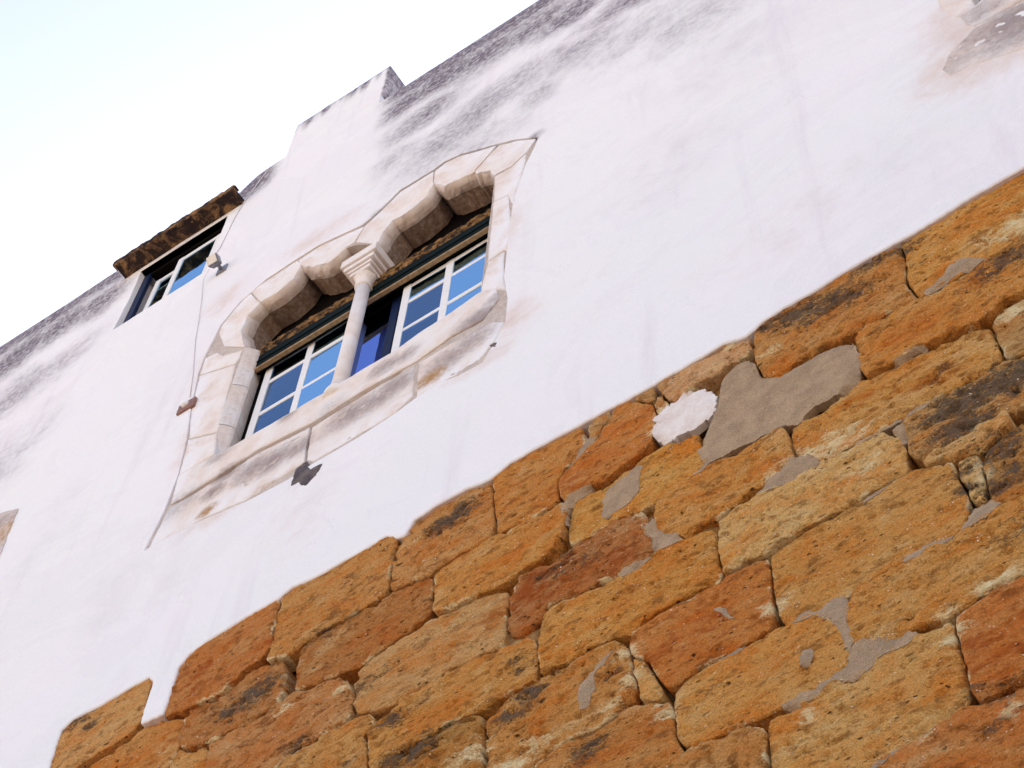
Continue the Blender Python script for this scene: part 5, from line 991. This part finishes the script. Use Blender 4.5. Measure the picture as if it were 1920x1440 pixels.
PLM = [
    (-8.83,17.35,0.5,0.45,1,0),
    (-8.35,17.41,0.5,0.4,1,0),
    (-7.88,17.37,0.4,0.4,0.9,0),
    (-8.47,16.3,0.6,0.6,0.6,0),
    (-7.96,16.34,0.5,0.5,0.5,0),
    (-8.06,14.94,0.6,0.9,0.38,0),
    (-8.92,18.2,0.4,0.3,0.9,0),
    (-4.59,17.48,0.35,0.35,1,0),
    (-4.21,17.49,0.5,0.35,1,0),
    (-4.31,16.82,0.5,0.4,0.75,0),
    (-3.72,17.37,0.6,0.4,1,0),
    (-3.3,17.36,0.5,0.4,1,0),
    (-2.89,17.06,0.5,0.4,0.95,0),
    (-2.35,16.52,0.6,0.4,0.8,0),
    (-3.75,16.18,0.6,0.5,0.62,0),
    (-3.36,16.17,0.6,0.5,0.6,0),
    (-2.87,16.01,0.6,0.5,0.55,0),
    (-2.41,15.62,0.6,0.5,0.5,0),
    (-4.07,15.85,0.6,0.6,0.55,0),
    (-4.45,16.16,0.4,0.5,0.42,0),
    (-3.69,15.33,0.6,0.6,0.42,0),
    (-3.19,15.57,0.3,0.25,0.6,0),
    (-1.89,15.11,0.7,0.7,0.4,0),
    (-3.2,14.75,0.1,0.1,0.7,0),
    (-1.62,14.1,0.7,0.8,0.3,2),
    (-4.43,15.09,0.25,0.25,0.5,0),
    (-4.24,15.15,0.2,0.2,0.55,0),
    (-3.87,15.21,0.25,0.15,0.5,0),
    (-4.6,15.17,0.12,0.12,0.5,0),
    (-6.26,18.02,0.25,0.2,0.9,0),
    (-6.15,18.06,0.2,0.2,0.9,0),
    (-6.34,17.83,0.15,0.2,0.7,0),
    (-4.62,11.03,0.25,0.5,0.25,1),
    (-1.49,11.15,0.6,0.5,0.22,1),
    (-0.82,11.11,0.8,0.8,0.2,2),
    (-2.14,12.9,0.5,0.8,0.25,2),
    (-5.57,11.39,0.2,0.8,0.2,2),
    (-6.09,11.36,0.3,0.6,0.25,2),
    (-7.1,12.98,0.3,1.0,0.2,2),
    (-0.32,12.28,0.25,0.5,0.7,1),
    (-0.43,11.84,0.2,0.3,0.8,1),
    (-0.26,11.74,0.4,0.3,0.8,1),
    (-6.01,15.37,0.25,0.3,0.5,1),
    (-5.91,14.22,0.2,0.6,0.5,1),
    (-5.82,12.99,0.15,0.5,0.5,1),
    (-3.35,13.39,0.15,0.6,0.4,1),
    (-3.24,11.97,0.2,0.25,0.6,1),
    (-3.44,11.65,0.25,0.12,0.6,1),
    (-4.22,11.92,0.5,0.1,0.5,1),
    (-4.74,11.79,0.4,0.1,0.5,1),
    (-5.36,11.67,0.3,0.12,0.5,1),
    (-5.17,15.53,0.4,0.2,0.5,1),
]
for (x, z, rx, rz, s, k) in PLM:
    pm[:, k] = np.maximum(pm[:, k], s * np.exp(-(((V[:, 0] - x) / rx) ** 2 + ((V[:, 1] - z) / rz) ** 2)))
roofd = ROOF - V[:, 1]
strip = np.exp(-(np.clip(roofd, 0, 9) / .34) ** 2)
clean = np.exp(-((V[:, 0] + 5.45) / .62) ** 4)
pm[:, 0] = np.maximum(pm[:, 0], strip * 1.4 * (1 - clean)) 
pm[:, 0] *= (1 - clean * np.clip((V[:, 1] - 16.6) / .8, 0, 1))
relief('plaster_wall', V, T, Y, .33, M['plaster'], house, {'marks': pm})

# raised parapet block with drips under its top edge
bx = dense([(PX0, ROOF + .222), (PX1, ROOF + .222), (PX1, ROOF + .98), (PX0 + .01, ROOF + 1.02)], .02)
bx = roughen(bx, .004, 8, 31)
V, T = sheet(bx, (), .03, (.008,))
Y = .004 + .012 * np.clip(1 - dist_to(V, bx) / .02, 0, 1) ** 2 - fbm(V, 3, 8, 3) * .004
pm = np.zeros((len(V), 4)); pm[:, 3] = 1
pm[:, 0] = np.exp(-(np.clip(ROOF + 1.0 - V[:, 1], 0, 9) / .24) ** 2) * np.clip(.62 + 1.5 * fbm(np.stack([V[:, 0], V[:, 1] * .10], 1), 8, 77, 3), 0, 1.1)
pm[:, 0] = np.maximum(pm[:, 0], np.where(V[:, 0] > PX1 - .012, .85, 0))
pm[:, 0] = np.maximum(pm[:, 0], .9 * np.exp(-(np.clip(ROOF + .99 - V[:, 1], 0, 9) / .03) ** 2))
pb = relief('parapet_block', V, T, Y, .75, M['plaster'], house, {'marks': pm})
box('coping', PX0 + .02, PX1 - .005, .012, .76, ROOF + .985, ROOF + 1.01, M['roof'], pb, .004)

# body of the house, roof slab, floors, rooms behind the windows
box('roof_slab', -15.0, -6.42, .005, 7.0, ROOF + .002, ROOF + .035, M['roof'], house, .006)
box('roof_slab', PX1 + .003, 9.0, .005, 7.0, ROOF + .002, ROOF + .035, M['roof'], house, .006)
box('roof_slab', PX0, PX1, .76, 7.0, ROOF + .002, ROOF + .035, M['roof'], house, .006)
box('side_wall', -15.0, -14.7, .34, 7.0, 0.0, ROOF, M['plaster'], house, 0)
box('side_wall', 8.7, 9.0, .34, 7.0, 10.42, ROOF, M['plaster'], house, 0)
box('rear_wall', -14.69, 8.69, 6.7, 7.0, 0.0, ROOF, M['plaster'], house, 0)
for z in (10.45, 15.7):
    box('floor_slab', -14.69, 8.69, .34, 6.69, z, z + .25, M['room'], house, 0)
for x in (-8.2, -6.05, -3.0, 2.0):
    box('room_partition', x, x + .12, .34, 6.69, 10.72, ROOF - .01, M['room'], house, 0)
box('room_partition', -6.0, -3.0, 2.2, 2.35, 10.72, 15.69, M['room'], house, 0)
box('room_partition', -8.0, -6.1, 1.9, 2.05, 15.96, ROOF - .01, M['room'], house, 0)

# ---- arched double window: stone surround
V, T = sheet(dense(SURROUND, .03), [dense(OPENING, .03)], .035, (.01,))
Y = .010 - fbm(V, 12, 21, 3) * .003
for cl in [
    [(-4.723,15.158),(-4.647,15.192),(-4.544,15.275),(-4.414,15.408),(-4.252,15.398),(-4.107,15.393),(-4.014,15.423),(-3.85,15.355),(-3.634,15.178),(-3.521,15.09),(-3.362,14.952),(-3.158,14.717)],
    [(-5.728,12.221),(-5.475,12.216),(-5.135,12.248),(-4.729,12.178),(-4.359,12.196),(-4.093,12.167)],
    [(-4.727,12.165),(-4.723,11.978),(-4.7,11.717)],
]:
    Y = np.maximum(Y, .05 * np.exp(-(dist_to(V, cl, False) / .035) ** 2))
relief('surround_mortar', V, T, Y, .3, M['bed'], house)
LMARKS = [
    (-5.438,12.046,0.08,1,0),
    (-5.444,11.827,0.06,1,1),
    (-5.357,12.184,0.1,0.9,0),
    (-5.137,12.047,0.14,0.8,0),
    (-4.965,11.994,0.14,0.9,0),
    (-4.801,11.967,0.12,0.8,0),
    (-4.399,12.01,0.15,0.9,0),
    (-4.202,11.989,0.15,0.8,0),
    (-4.079,12.041,0.14,0.8,0),
    (-4.584,11.931,0.08,0.4,0),
    (-4.568,12.263,0.12,0.35,0),
    (-4.183,12.373,0.1,0.8,0),
    (-4.048,12.348,0.1,0.6,0),
    (-3.691,11.974,0.14,0.8,0),
    (-3.483,12.232,0.15,1,0),
    (-3.544,12.021,0.15,0.7,0),
    (-3.38,12.403,0.08,0.7,0),
    (-4.947,12.5,0.06,0.8,0),
    (-5.484,12.518,0.1,0.6,0),
    (-3.805,11.85,0.08,1,1),
    (-4.979,11.637,0.1,0.5,1),
    (-5.71,12.141,0.2,0.4,0),
    (-0.162,12.043,0.2,0.8,0),
    (-0.066,12.0,0.2,1,0),
    (-0.049,11.825,0.2,0.8,0),
    (-0.397,11.904,0.2,0.5,0),
    (-0.155,12.365,0.15,0.6,0),
    (-7.699,13.591,0.2,0.7,0),
    (-7.576,13.382,0.2,0.5,1),
    (-7.649,13.17,0.2,0.6,0),
]
def lmarks(P):
    A = np.zeros((len(P), 4)); A[:, 3] = 1
    for (x, z, r, s, k) in LMARKS:
        A[:, k] = np.maximum(A[:, k], s * np.exp(-(((P[:, 0] - x) / (r * 1.3)) ** 2 + ((P[:, 1] - z) / r) ** 2)))
    return A
SUR_D = dense(SURROUND, .05)
def wash_for(P):
    W = np.zeros((len(P), 4)); W[:, 3] = 1
    W[:, 0] = np.exp(-(dist_to(P, SUR_D) / .15) ** 2) * 1.1
    return W
def surround_stone(name, poly, seed, lift=0.0, amp=.004, sp=.022):
    p = ccw(poly); A = np.array(p); c = A.mean(0)
    out = roughen(dense(p, .02), amp, 10, seed)
    V, T = sheet(out, (), sp, (.005,))
    d = dist_to(V, out)
    Y = .003 - lift + .006 * np.clip(1 - d / .006, 0, 1) ** 2 - fbm(V, 4, seed, 3) * .005
    mk = lmarks(V)
    Y += mk[:, 0] * np.clip(fbm(V, 13, seed + 9, 3) + .1, 0, 1) * .014
    return relief(name, V, T, Y, .10, M['lime'], house, {'marks': mk, 'wash': wash_for(V)})
def arch_stone(extra, intr, seed):
    """voussoir of the curtain arch: flat face, hollow chamfer along the intrados, soffit running back"""
    intr = dense(intr, .02, False); n_i = len(intr)
    rest = dense([intr[-1]] + extra + [intr[0]], .02, False)[1:-1]
    loop = intr + rest
    if ccw(loop) != loop:
        loop = loop[::-1]; intr_idx = set(range(len(loop) - n_i, len(loop)))
    else:
        intr_idx = set(range(n_i))
    A = np.array(loop); t = np.roll(A, -1, 0) - np.roll(A, 1, 0)
    nr = np.stack([t[:, 1], -t[:, 0]], 1); nr /= np.maximum(np.hypot(*nr.T), 1e-9)[:, None]
    w = np.array([1.0 if i in intr_idx else 0.0 for i in range(len(loop))])
    # smooth the outward normals so that the chamfer does not fold at the corners
    for _ in range(3): nr = (np.roll(nr, 1, 0) + nr * 2 + np.roll(nr, -1, 0)) / 4
    V2, T = sheet(loop, (), .03, ())
    N = len(loop)
    # map the loop onto the sheet's own boundary vertices
    idx = [int(np.argmin(((V2 - p) ** 2).sum(1))) for p in A]
    Yf = .004 - fbm(V2, 4, seed, 3) * .004
    V = [(x, y, z) for (x, z), y in zip(V2, Yf)]
    prev = idx; F = T.tolist()
    prof = [(.004, .006), (.012, .022), (.026, .05), (.034, .080), (.036, .105), (.030, .108), (.030, .26)]
    for (o, y) in prof:
        base = len(V)
        for i in range(N):
            p = A[i] + nr[i] * o * w[i]
            jx = noise.fractal(Vector((p[0] * 13, y * 13, p[1] * 13 + seed)), 1, 2, 3) * .010
            V.append((p[0] + jx * w[i], y + .003 * w[i] * jx, p[1] + jx * w[i]))
        cur = [base + i for i in range(N)]
        for i in range(N):
            j = (i + 1) % N
            F.append((prev[j], prev[i], cur[i], cur[j]))
        prev = cur
    V = np.array(V)
    mk = lmarks(V[:, [0, 2]])
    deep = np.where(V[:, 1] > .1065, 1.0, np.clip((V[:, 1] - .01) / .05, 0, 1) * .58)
    mk[:, 2] = deep * .9  # painted recess shade: browner towards the back of the soffit
    W = wash_for(V[:, [0, 2]]); W[:, 0] *= V[:, 1] < .02
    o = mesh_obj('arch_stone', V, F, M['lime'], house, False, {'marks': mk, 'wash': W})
    return o
ARCH = [
    ([(-5.676,14.977),(-5.781,15.218),(-5.854,15.116),(-5.98,14.877),(-5.982,14.768),(-5.859,14.423)],[(-5.63,14.166),(-5.735,14.53),(-5.718,14.771),(-5.624,14.88)]),
    ([(-5.296,15.169),(-5.348,15.277),(-5.629,15.257),(-5.769,15.213)],[(-5.618,14.882),(-5.457,14.864),(-5.34,14.942),(-5.294,15.116)]),
    ([(-4.771,14.914),(-4.71,15.119),(-5.133,15.285),(-5.333,15.269)],[(-5.283,15.128),(-5.145,14.947),(-4.997,14.825),(-4.906,14.854),(-4.85,14.911)]),
    ([(-4.098,15.161),(-4.111,15.368),(-4.249,15.371),(-4.41,15.376),(-4.536,15.239),(-4.636,15.159),(-4.701,15.114),(-4.751,14.891)],[(-4.532,14.594),(-4.506,14.762),(-4.433,14.869),(-4.275,14.861),(-4.143,14.94),(-4.091,15.119)]),
    ([(-3.705,14.864),(-3.621,14.969),(-3.54,15.088),(-3.633,15.148),(-3.848,15.328),(-4.008,15.391),(-4.098,15.364)],[(-4.083,15.114),(-3.972,14.931),(-3.813,14.872),(-3.71,14.836)]),
    ([(-3.503,14.521),(-3.381,14.491),(-3.262,14.589),(-3.185,14.721),(-3.361,14.927),(-3.513,15.058),(-3.611,14.948)],[(-3.697,14.826),(-3.68,14.754),(-3.653,14.767),(-3.556,14.66),(-3.518,14.515)]),
]
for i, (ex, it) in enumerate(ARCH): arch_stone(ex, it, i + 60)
JAMBS = [
    ([(-5.916,14.386),(-5.838,14.249),(-5.636,14.118),(-5.638,14.012),(-5.666,13.956),(-6.028,14.164),(-6.032,14.41)],0),
    ([(-6.026,14.14),(-5.66,13.929),(-5.636,13.517),(-5.609,12.943),(-5.884,13.116),(-5.957,13.521)],0),
    ([(-5.881,13.092),(-5.606,12.917),(-5.557,12.603),(-5.84,12.593),(-5.868,12.921)],0),
    ([(-3.513,14.483),(-3.382,14.461),(-3.261,14.561),(-3.266,14.343),(-3.334,13.79),(-3.387,14.001),(-3.474,14.023),(-3.5,14.047)],0),
    ([(-3.5,14.027),(-3.473,14.004),(-3.379,13.979),(-3.32,13.343),(-3.337,13.037),(-3.363,13.091),(-3.485,13.076)],0),
    ([(-3.484,13.049),(-3.362,13.062),(-3.344,12.658),(-3.31,12.455),(-3.375,12.539),(-3.507,12.651)],0),
]
for i, (poly, side) in enumerate(JAMBS):
    surround_stone('jamb_stone', poly, 80 + i)
# reveals of the two jambs (splayed left, square right)
def reveal(x0, x1, za, zb, ysteps, n, right):
    V, F = [], []
    zs = np.linspace(za, zb, n)
    for z in zs:
        for (o, y) in ysteps:
            V.append((x0 + (x1 - x0) * o + noise.noise(Vector((z * 8, y * 9, 3))) * .006, y, z))
    k = len(ysteps)
    for i in range(n - 1):
        for j in range(k - 1):
            q = (i * k + j, i * k + j + 1, (i + 1) * k + j + 1, (i + 1) * k + j)
            F.append(q if right else q[::-1])
    V = np.array(V); mk = np.zeros((len(V), 4)); mk[:, 3] = 1; mk[:, 0] = .25
    return mesh_obj('jamb_reveal', V, F, M['lime'], house, False, {'marks': mk})
LJ = [(-5.62, 12.5, 14.16), (-3.51, 12.5, 14.62)]      # (x_front, z_bottom, z_top) left, right
for i in range(3):
    za = LJ[0][1] + (LJ[0][2] - LJ[0][1]) * i / 3; zb = LJ[0][1] + (LJ[0][2] - LJ[0][1]) * (i + 1) / 3
    reveal(LJ[0][0] - .004, LJ[0][0] + .085, za + .003, zb - .003, [(0, .006), (.25, .02), (.55, .045), (.8, .075), (.86, .094), (.8, .098), (.2, .26)], 16, False)
reveal(LJ[1][0] + .004, LJ[1][0] - .012, LJ[1][1], LJ[1][2], [(0, .008), (1, .02), (1, .12), (.2, .26)], 30, True)
SILLS = [
    ('sill_stone',[(-5.835,12.57),(-5.553,12.573),(-5.303,12.533),(-4.553,12.527),(-4.135,12.528),(-3.51,12.629),(-3.387,12.536),(-3.363,12.384),(-3.471,12.219),(-3.695,12.244),(-3.934,12.187),(-4.363,12.222),(-4.732,12.198),(-5.14,12.272),(-5.48,12.24),(-5.814,12.222),(-5.823,12.39)],0.006),
    ('apron_stone',[(-5.816,12.184),(-5.47,12.193),(-5.131,12.224),(-4.734,12.161),(-4.723,11.978),(-4.704,11.727),(-4.832,11.691),(-5.088,11.66),(-5.44,11.749),(-5.691,11.776),(-5.889,11.768),(-5.863,11.966)],-0.002),
    ('apron_stone',[(-4.705,12.128),(-4.355,12.165),(-3.954,12.15),(-3.926,11.757),(-4.036,11.66),(-4.249,11.659),(-4.617,11.647),(-4.677,11.723),(-4.701,11.957)],-0.002),
    ('apron_stone',[(-3.923,12.144),(-3.684,12.164),(-3.458,12.142),(-3.381,12.106),(-3.305,12.023),(-3.361,11.84),(-3.463,11.717),(-3.593,11.689),(-3.723,11.71),(-3.894,11.707)],-0.002),
]
for i, (nm, poly, lift) in enumerate(SILLS):
    surround_stone(nm, poly, 100 + i, lift, amp=.006)
box('sill_bed', -5.66, -3.50, .101, .34, 12.30, 12.52, M['lime'], house, .01)
# dark broken plaster under the sill and other small repairs
SPOTS = [('render_break', 'darkmortar', [(-4.748, 11.47), (-4.741, 11.653), (-4.667, 11.676), (-4.607, 11.545), (-4.521, 11.522), (-4.555, 11.414), (-4.621, 11.356), (-4.688, 11.456)], 0.004), ('sill_repair', 'darkmortar', [(-3.387, 11.788), (-3.325, 11.788), (-3.34, 11.724)], 0.005)]
for i, (nm, mk_, poly, lift) in enumerate(SPOTS):
    out = roughen(dense(ccw(poly), .012), .010, 14, i + 500)
    V, T = sheet(out, (), .015, ())
    d = dist_to(V, out)
    Y = -lift - .008 + .008 * np.clip(1 - d / .012, 0, 1) - fbm(V, 25, i + 320, 3) * .003
    o = relief(nm, V, T, Y, .05, M[mk_], house)
    if mk_ == 'lime': pass

# ---- dividing column
CX, CY = -4.61, .055
colm = lathe('column', CX, CY, [(.055, 12.48), (.055, 12.60), (.052, 12.7), (.050, 13.4), (.048, 14.04)], M['lime'], house, 28, .03)
lathe('necking', CX, CY, [(.050, 14.03), (.060, 14.038), (.063, 14.048), (.060, 14.058), (.050, 14.066)], M['lime'], colm, 28)
lathe('bell', CX, CY, [(.052, 14.06), (.055, 14.09), (.062, 14.125), (.074, 14.155), (.082, 14.172), (.082, 14.19)], M['lime'], colm, 8)
for (hw, hd, z0, z1) in ((.088, .076, 14.186, 14.225), (.104, .088, 14.232, 14.262), (.128, .104, 14.270, 14.318), (.152, .120, 14.326, 14.43)):
    box('abacus_course', CX - hw, CX + hw, CY - hd, CY + hd, z0, z1, M['lime'], colm, .005)
    box('abacus_fillet', CX - hw + .012, CX + hw - .012, CY - hd + .012, CY + hd - .012, z1 - .002, z1 + .012, M['lime'], colm, 0)
lathe('base', CX, CY, [(.085, 12.44), (.085, 12.50), (.078, 12.53), (.066, 12.56), (.060, 12.60)], M['lime'], colm, 28)

# ---- crusted beam, shutter board, rail and near-black boards standing in for shade behind the arches
def rough_beam(name, x0, x1, y0, y1, z0, z1, mat, amp, seed):
    prof = [(y1, z0), (y0 + .01, z0), (y0, z0 + .02), (y0, z1 - .02), (y0 + .02, z1), (y1, z1)]
    prof = dense(prof, .012, False)
    V, F = [], []
    n = int((x1 - x0) / .012)
    for i in range(n + 1):
        x = x0 + (x1 - x0) * i / n
        for (y, z) in prof:
            k = noise.fractal(Vector((x * 18, y * 26, z * 26 + seed)), 1, 2, 3)
            V.append((x, y - amp * k, z + amp * .8 * noise.fractal(Vector((x * 15 + 7, y * 20, z * 20 + seed)), 1, 2, 2)))
    k = len(prof)
    for i in range(n):
        for j in range(k - 1):
            F.append((i * k + j, i * k + j + 1, (i + 1) * k + j + 1, (i + 1) * k + j))
    return mesh_obj(name, V, F, mat, house, False)
rough_beam('lintel_beam', -5.64, -3.49, .095, .26, 14.10, 14.25, M['crust'], .011, 3)
box('shutter_board', -5.62, -3.505, .096, .145, 13.897, 14.10, M['green'], house, .004)
box('wood_rail', -5.60, -3.51, .086, .12, 13.874, 13.895, M['wood'], house, .004)
box('green_rail', -5.60, -3.51, .089, .12, 13.985, 14.01, M['green'], house, .004)
box('gap_shade_board', -5.62, -3.505, .20, .24, 13.93, 14.20, M['darkwood'], house, .003)  # dark sheet standing in for the shaded gap above the casements
box('void_shade_board', -5.70, -3.40, .27, .29, 14.30, 15.35, M['darkwood'], house, 0)  # dark sheet standing in for the shade inside the arches

# ---- casements
prnd = random.Random(5)
def pane(x0, x1, y, z0, z1, parent, mat='glass'):
    """old pane, each seated a little differently in its rebate"""
    tx, tz, bow = prnd.uniform(-.007, .007), prnd.uniform(-.008, .008), prnd.uniform(-.002, .002)
    n, V, F = 5, [], []
    for s in (0, .004):
        for j in range(n):
            for i in range(n):
                u, v = i / (n - 1) - .5, j / (n - 1) - .5
                V.append((x0 + (x1 - x0) * (u + .5), y + s + tx * u * (x1 - x0) * 2 + tz * v * (z1 - z0) * 2 + bow * (u * u + v * v) * 2, z0 + (z1 - z0) * (v + .5)))
    m = n * n
    for j in range(n - 1):
        for i in range(n - 1):
            a = j * n + i
            F.append((a, a + 1, a + n + 1, a + n)); F.append((m + a + n, m + a + n + 1, m + a + 1, m + a))
    rim = [i for i in range(n)] + [j * n + n - 1 for j in range(1, n)] + [(n - 1) * n + i for i in range(n - 2, -1, -1)] + [j * n for j in range(n - 2, 0, -1)]
    q = len(V); nr = len(rim)                    # the cut edge has its own vertices
    V += [V[a] for a in rim] + [V[m + a] for a in rim]
    for k in range(nr):
        j = (k + 1) % nr
        F.append((q + j, q + k, q + nr + k, q + nr + j))
    return mesh_obj('pane', V, F, M[mat], parent, True)
def casement(xs, zs, y, sw, mw, rw, name='casement', mat='white', glass=lambda i, j: 'glass'):
    """xs stile centres, zs rail centres bottom to top; outer stiles sw wide, inner mw"""
    z0, z1 = zs[0] - rw / 2, zs[-1] + rw / 2
    root = box(name, xs[0] - sw / 2, xs[0] + sw / 2, y, y + .045, z0, z1, M[mat], house, .004)
    for i, x in enumerate(xs[1:], 1):
        w = sw if i == len(xs) - 1 else mw
        box('stile', x - w / 2, x + w / 2, y + (.0 if i == len(xs) - 1 else .003), y + .045, z0, z1, M[mat], root, .004)
    for j, z in enumerate(zs):
        for i in range(len(xs) - 1):
            a = xs[i] + (sw / 2 if i == 0 else mw / 2) - .001
            b = xs[i + 1] - (sw / 2 if i + 1 == len(xs) - 1 else mw / 2) + .001
            box('rail', a, b, y + .005, y + .042, z - rw / 2, z + rw / 2, M[mat], root, .004)
    for i in range(len(xs) - 1):
        for j in range(len(zs) - 1):
            wa = (sw if i == 0 else mw) / 2 - .003; wb = (sw if i + 1 == len(xs) - 1 else mw) / 2 - .003
            pane(xs[i] + wa, xs[i + 1] - wb, y + .008, zs[j] + rw / 2 - .003, zs[j + 1] - rw / 2 + .003, root, glass(i, j))
    return root
c1 = casement([-5.465, -5.105, -4.76], [12.56, 12.80, 13.235, 13.69, 13.94], .15, .064, .058, .050, glass=lambda i, j: 'clear' if i == 0 else 'glass')
c1['label'] = 'white left casement with six blue reflecting panes'
c2 = casement([-4.29, -3.94, -3.55], [12.56, 12.80, 13.20, 13.62, 13.87], .15, .064, .062, .050, glass=lambda i, j: 'clear' if (i, j) in ((0, 2), (0, 1)) else 'glass')
c2['label'] = 'white right casement next to the deep blue pane'
c3 = casement([-4.97, -4.42], [12.50, 13.99], .20, .07, .05, .05, 'fixed_light', 'blue', lambda i, j: 'violet')
c3['label'] = 'single deep blue pane in a dark blue frame beside the column'
box('window_frame', -5.60, -5.50, .19, .25, 12.45, 13.99, M['darkwood'], house, .004)
box('window_frame', -3.515, -3.46, .19, .25, 12.45, 13.99, M['darkwood'], house, .004)

# curtains hanging in the room behind the casements
def curtain(name, x0, x1, y, z0, z1, label, folds=9, amp=.012):
    n, V, F = 60, [], []
    for i in range(n + 1):
        x = x0 + (x1 - x0) * i / n
        for k in range(9):
            z = z0 + (z1 - z0) * k / 8
            s = 1 + .25 * (1 - k / 8)
            V.append((x, y + amp * s * math.sin(i / n * folds * 2 * math.pi + .5 * math.sin(k)), z))
    for i in range(n):
        for k in range(8):
            F.append((i * 9 + k, (i + 1) * 9 + k, (i + 1) * 9 + k + 1, i * 9 + k + 1))
    o = mesh_obj(name, V, F, M['cloth'], None, True)
    return tag(o, label, 'curtain', 'curtains behind the arched window')
curtain('curtain', -5.46, -5.26, .225, 12.4, 13.9, 'pale purple grey curtain behind the left casement of the arched window', 5)
curtain('curtain', -4.24, -4.08, .225, 12.4, 13.85, 'pale purple grey curtain behind the right casement of the arched window', 5)

# ---- attic window under its projecting slab
box('attic_slab', -7.63, -6.31, -.165, .30, 17.575, 17.655, M['grimy'], house, .012)
rough = rough_beam('slab_edge', -7.64, -6.30, -.172, -.10, 17.578, 17.668, M['grimy'], .008, 9)
box('attic_lintel', ATTIC[0] - .12, ATTIC[1] + .12, -.012, .10, 17.50, 17.572, M['white'], house, .006)
ax0, ax1, az0, az1 = ATTIC
box('attic_frame', ax0 - .01, ax0 + .075, .05, .086, az0, az1, M['blue'], house, .004)
box('attic_frame', ax1 - .055, ax1 + .01, .05, .13, az0, az1, M['darkwood'], house, .004)
box('attic_frame', ax0 + .076, ax1 - .056, .05, .13, az1 - .05, az1 + .005, M['darkwood'], house, .004)
def sash(xs, zs, y, w, label):
    root = box('sash', xs[0], xs[0] + w, y, y + .04, zs[0], zs[1], M['white'], house, .004)
    root['label'] = label
    box('stile', xs[1] - w, xs[1], y, y + .04, zs[0], zs[1], M['white'], root, .004)
    box('rail', xs[0] + w, xs[1] - w, y + .002, y + .038, zs[1] - w, zs[1], M['white'], root, .004)
    box('rail', xs[0] + w, xs[1] - w, y + .002, y + .038, zs[0], zs[0] + w, M['white'], root, .004)
    pane(xs[0] + w - .003, xs[1] - w + .003, y + .007, zs[0] + w - .003, zs[1] - w + .003, root)
sash((-7.285, -6.93), (16.385, 17.30), .088, .055, 'rear sliding sash on the left of the attic window')
sash((-6.985, -6.505), (16.385, 17.29), .032, .06, 'front sliding sash on the right of the attic window')
box('attic_sill', ax0 + .0, ax1 - .0, .02, .30, az0 - .035, az0 + .012, M['tile'], house, .004)

# ---- corner of the next window at the right and of a stone surround at the left edge
for i, (poly, lift) in enumerate(side_surround):
    o = surround_stone('window_stone', poly, 140 + i, lift + .012, amp=.008)
sx0, sx1, sz0, sz1 = SIDE
box('side_frame', sx0, sx0 + .07, .06, .14, sz0, sz1, M['blue'], house, .004)
box('side_frame', sx0 + .071, sx1, .06, .14, sz0, sz0 + .07, M['blue'], house, .004)
pane(sx0 + .06, sx1, .10, sz0 + .06, sz1, house)

# ------------------------------------------------------------------ fittings on the facade
lamp = thing('wall_lamp', 'small grey floodlight on the wall below the attic window', 'wall lamp', (-6.233, 0.0, 16.051))
lx, _, lz = WORLD_LOC[lamp.name]
box('back_plate', lx - .05, lx + .05, -.018, .012, lz + .02, lz + .14, M['metal'], lamp, .004)
box('bracket', lx - .014, lx + .014, -.09, -.015, lz + .07, lz + .09, M['metal'], lamp, .003)
bm = bmesh.new()
vv = box_bm(bm, -.044, .044, -.034, .034, -.038, .038)
for v in vv:
    if v.co.y < 0: v.co.x *= 1.2; v.co.z *= 1.2
bmesh.ops.bevel(bm, geom=bm.edges[:], offset=.006, segments=2, affect='EDGES')
bmesh.ops.rotate(bm, cent=(0, 0, 0), matrix=Matrix.Rotation(R(38), 3, 'X'), verts=bm.verts)
bmesh.ops.translate(bm, vec=(lx, -.105, lz + .07), verts=bm.verts)
head = bm_obj('lamp_head', bm, M['metal'], lamp)
bm = bmesh.new(); box_bm(bm, -.043, .043, -.041, -.032, -.036, .036)
bmesh.ops.rotate(bm, cent=(0, 0, 0), matrix=Matrix.Rotation(R(38), 3, 'X'), verts=bm.verts)
bmesh.ops.translate(bm, vec=(lx, -.105, lz + .07), verts=bm.verts)
bm_obj('lens', bm, M['lens'], head)

tag(tube('cable', [(-6.115, -0.012, 18.133), (-6.182, -0.012, 17.951), (-6.293, -0.012, 17.619), (-6.345, -0.012, 17.306), (-6.361, -0.012, 16.97), (-6.383, -0.012, 16.727), (-6.412, -0.012, 16.603)], .0045, M['cable']), 'pale cable running from the roof edge down to the floodlight', 'cable')
tag(tube('cable', [(-6.416, -0.008, 16.358), (-6.437, -0.008, 16.18), (-6.355, -0.008, 15.744), (-6.278, -0.008, 15.284), (-6.217, -0.008, 14.863), (-6.091, -0.008, 14.226), (-6.021, -0.008, 13.8)], .003, M['cable']), 'thin cable hanging from the floodlight down to the junction plate', 'cable')
jb = thing('junction_plate', 'small brown junction plate with a white cap left of the arched window', 'junction plate', (-6.015, 0.0, 13.661))
jx, _, jz = WORLD_LOC[jb.name]
box('plate', jx - .075, jx + .075, -.022, .012, jz - .06, jz + .06, M['tile'], jb, .006)
lathe_v = lathe('cap', jx, -.03, [(.022, jz - .022), (.028, jz - .01), (.028, jz + .01), (.022, jz + .022)], M['ivory'], jb, 16)
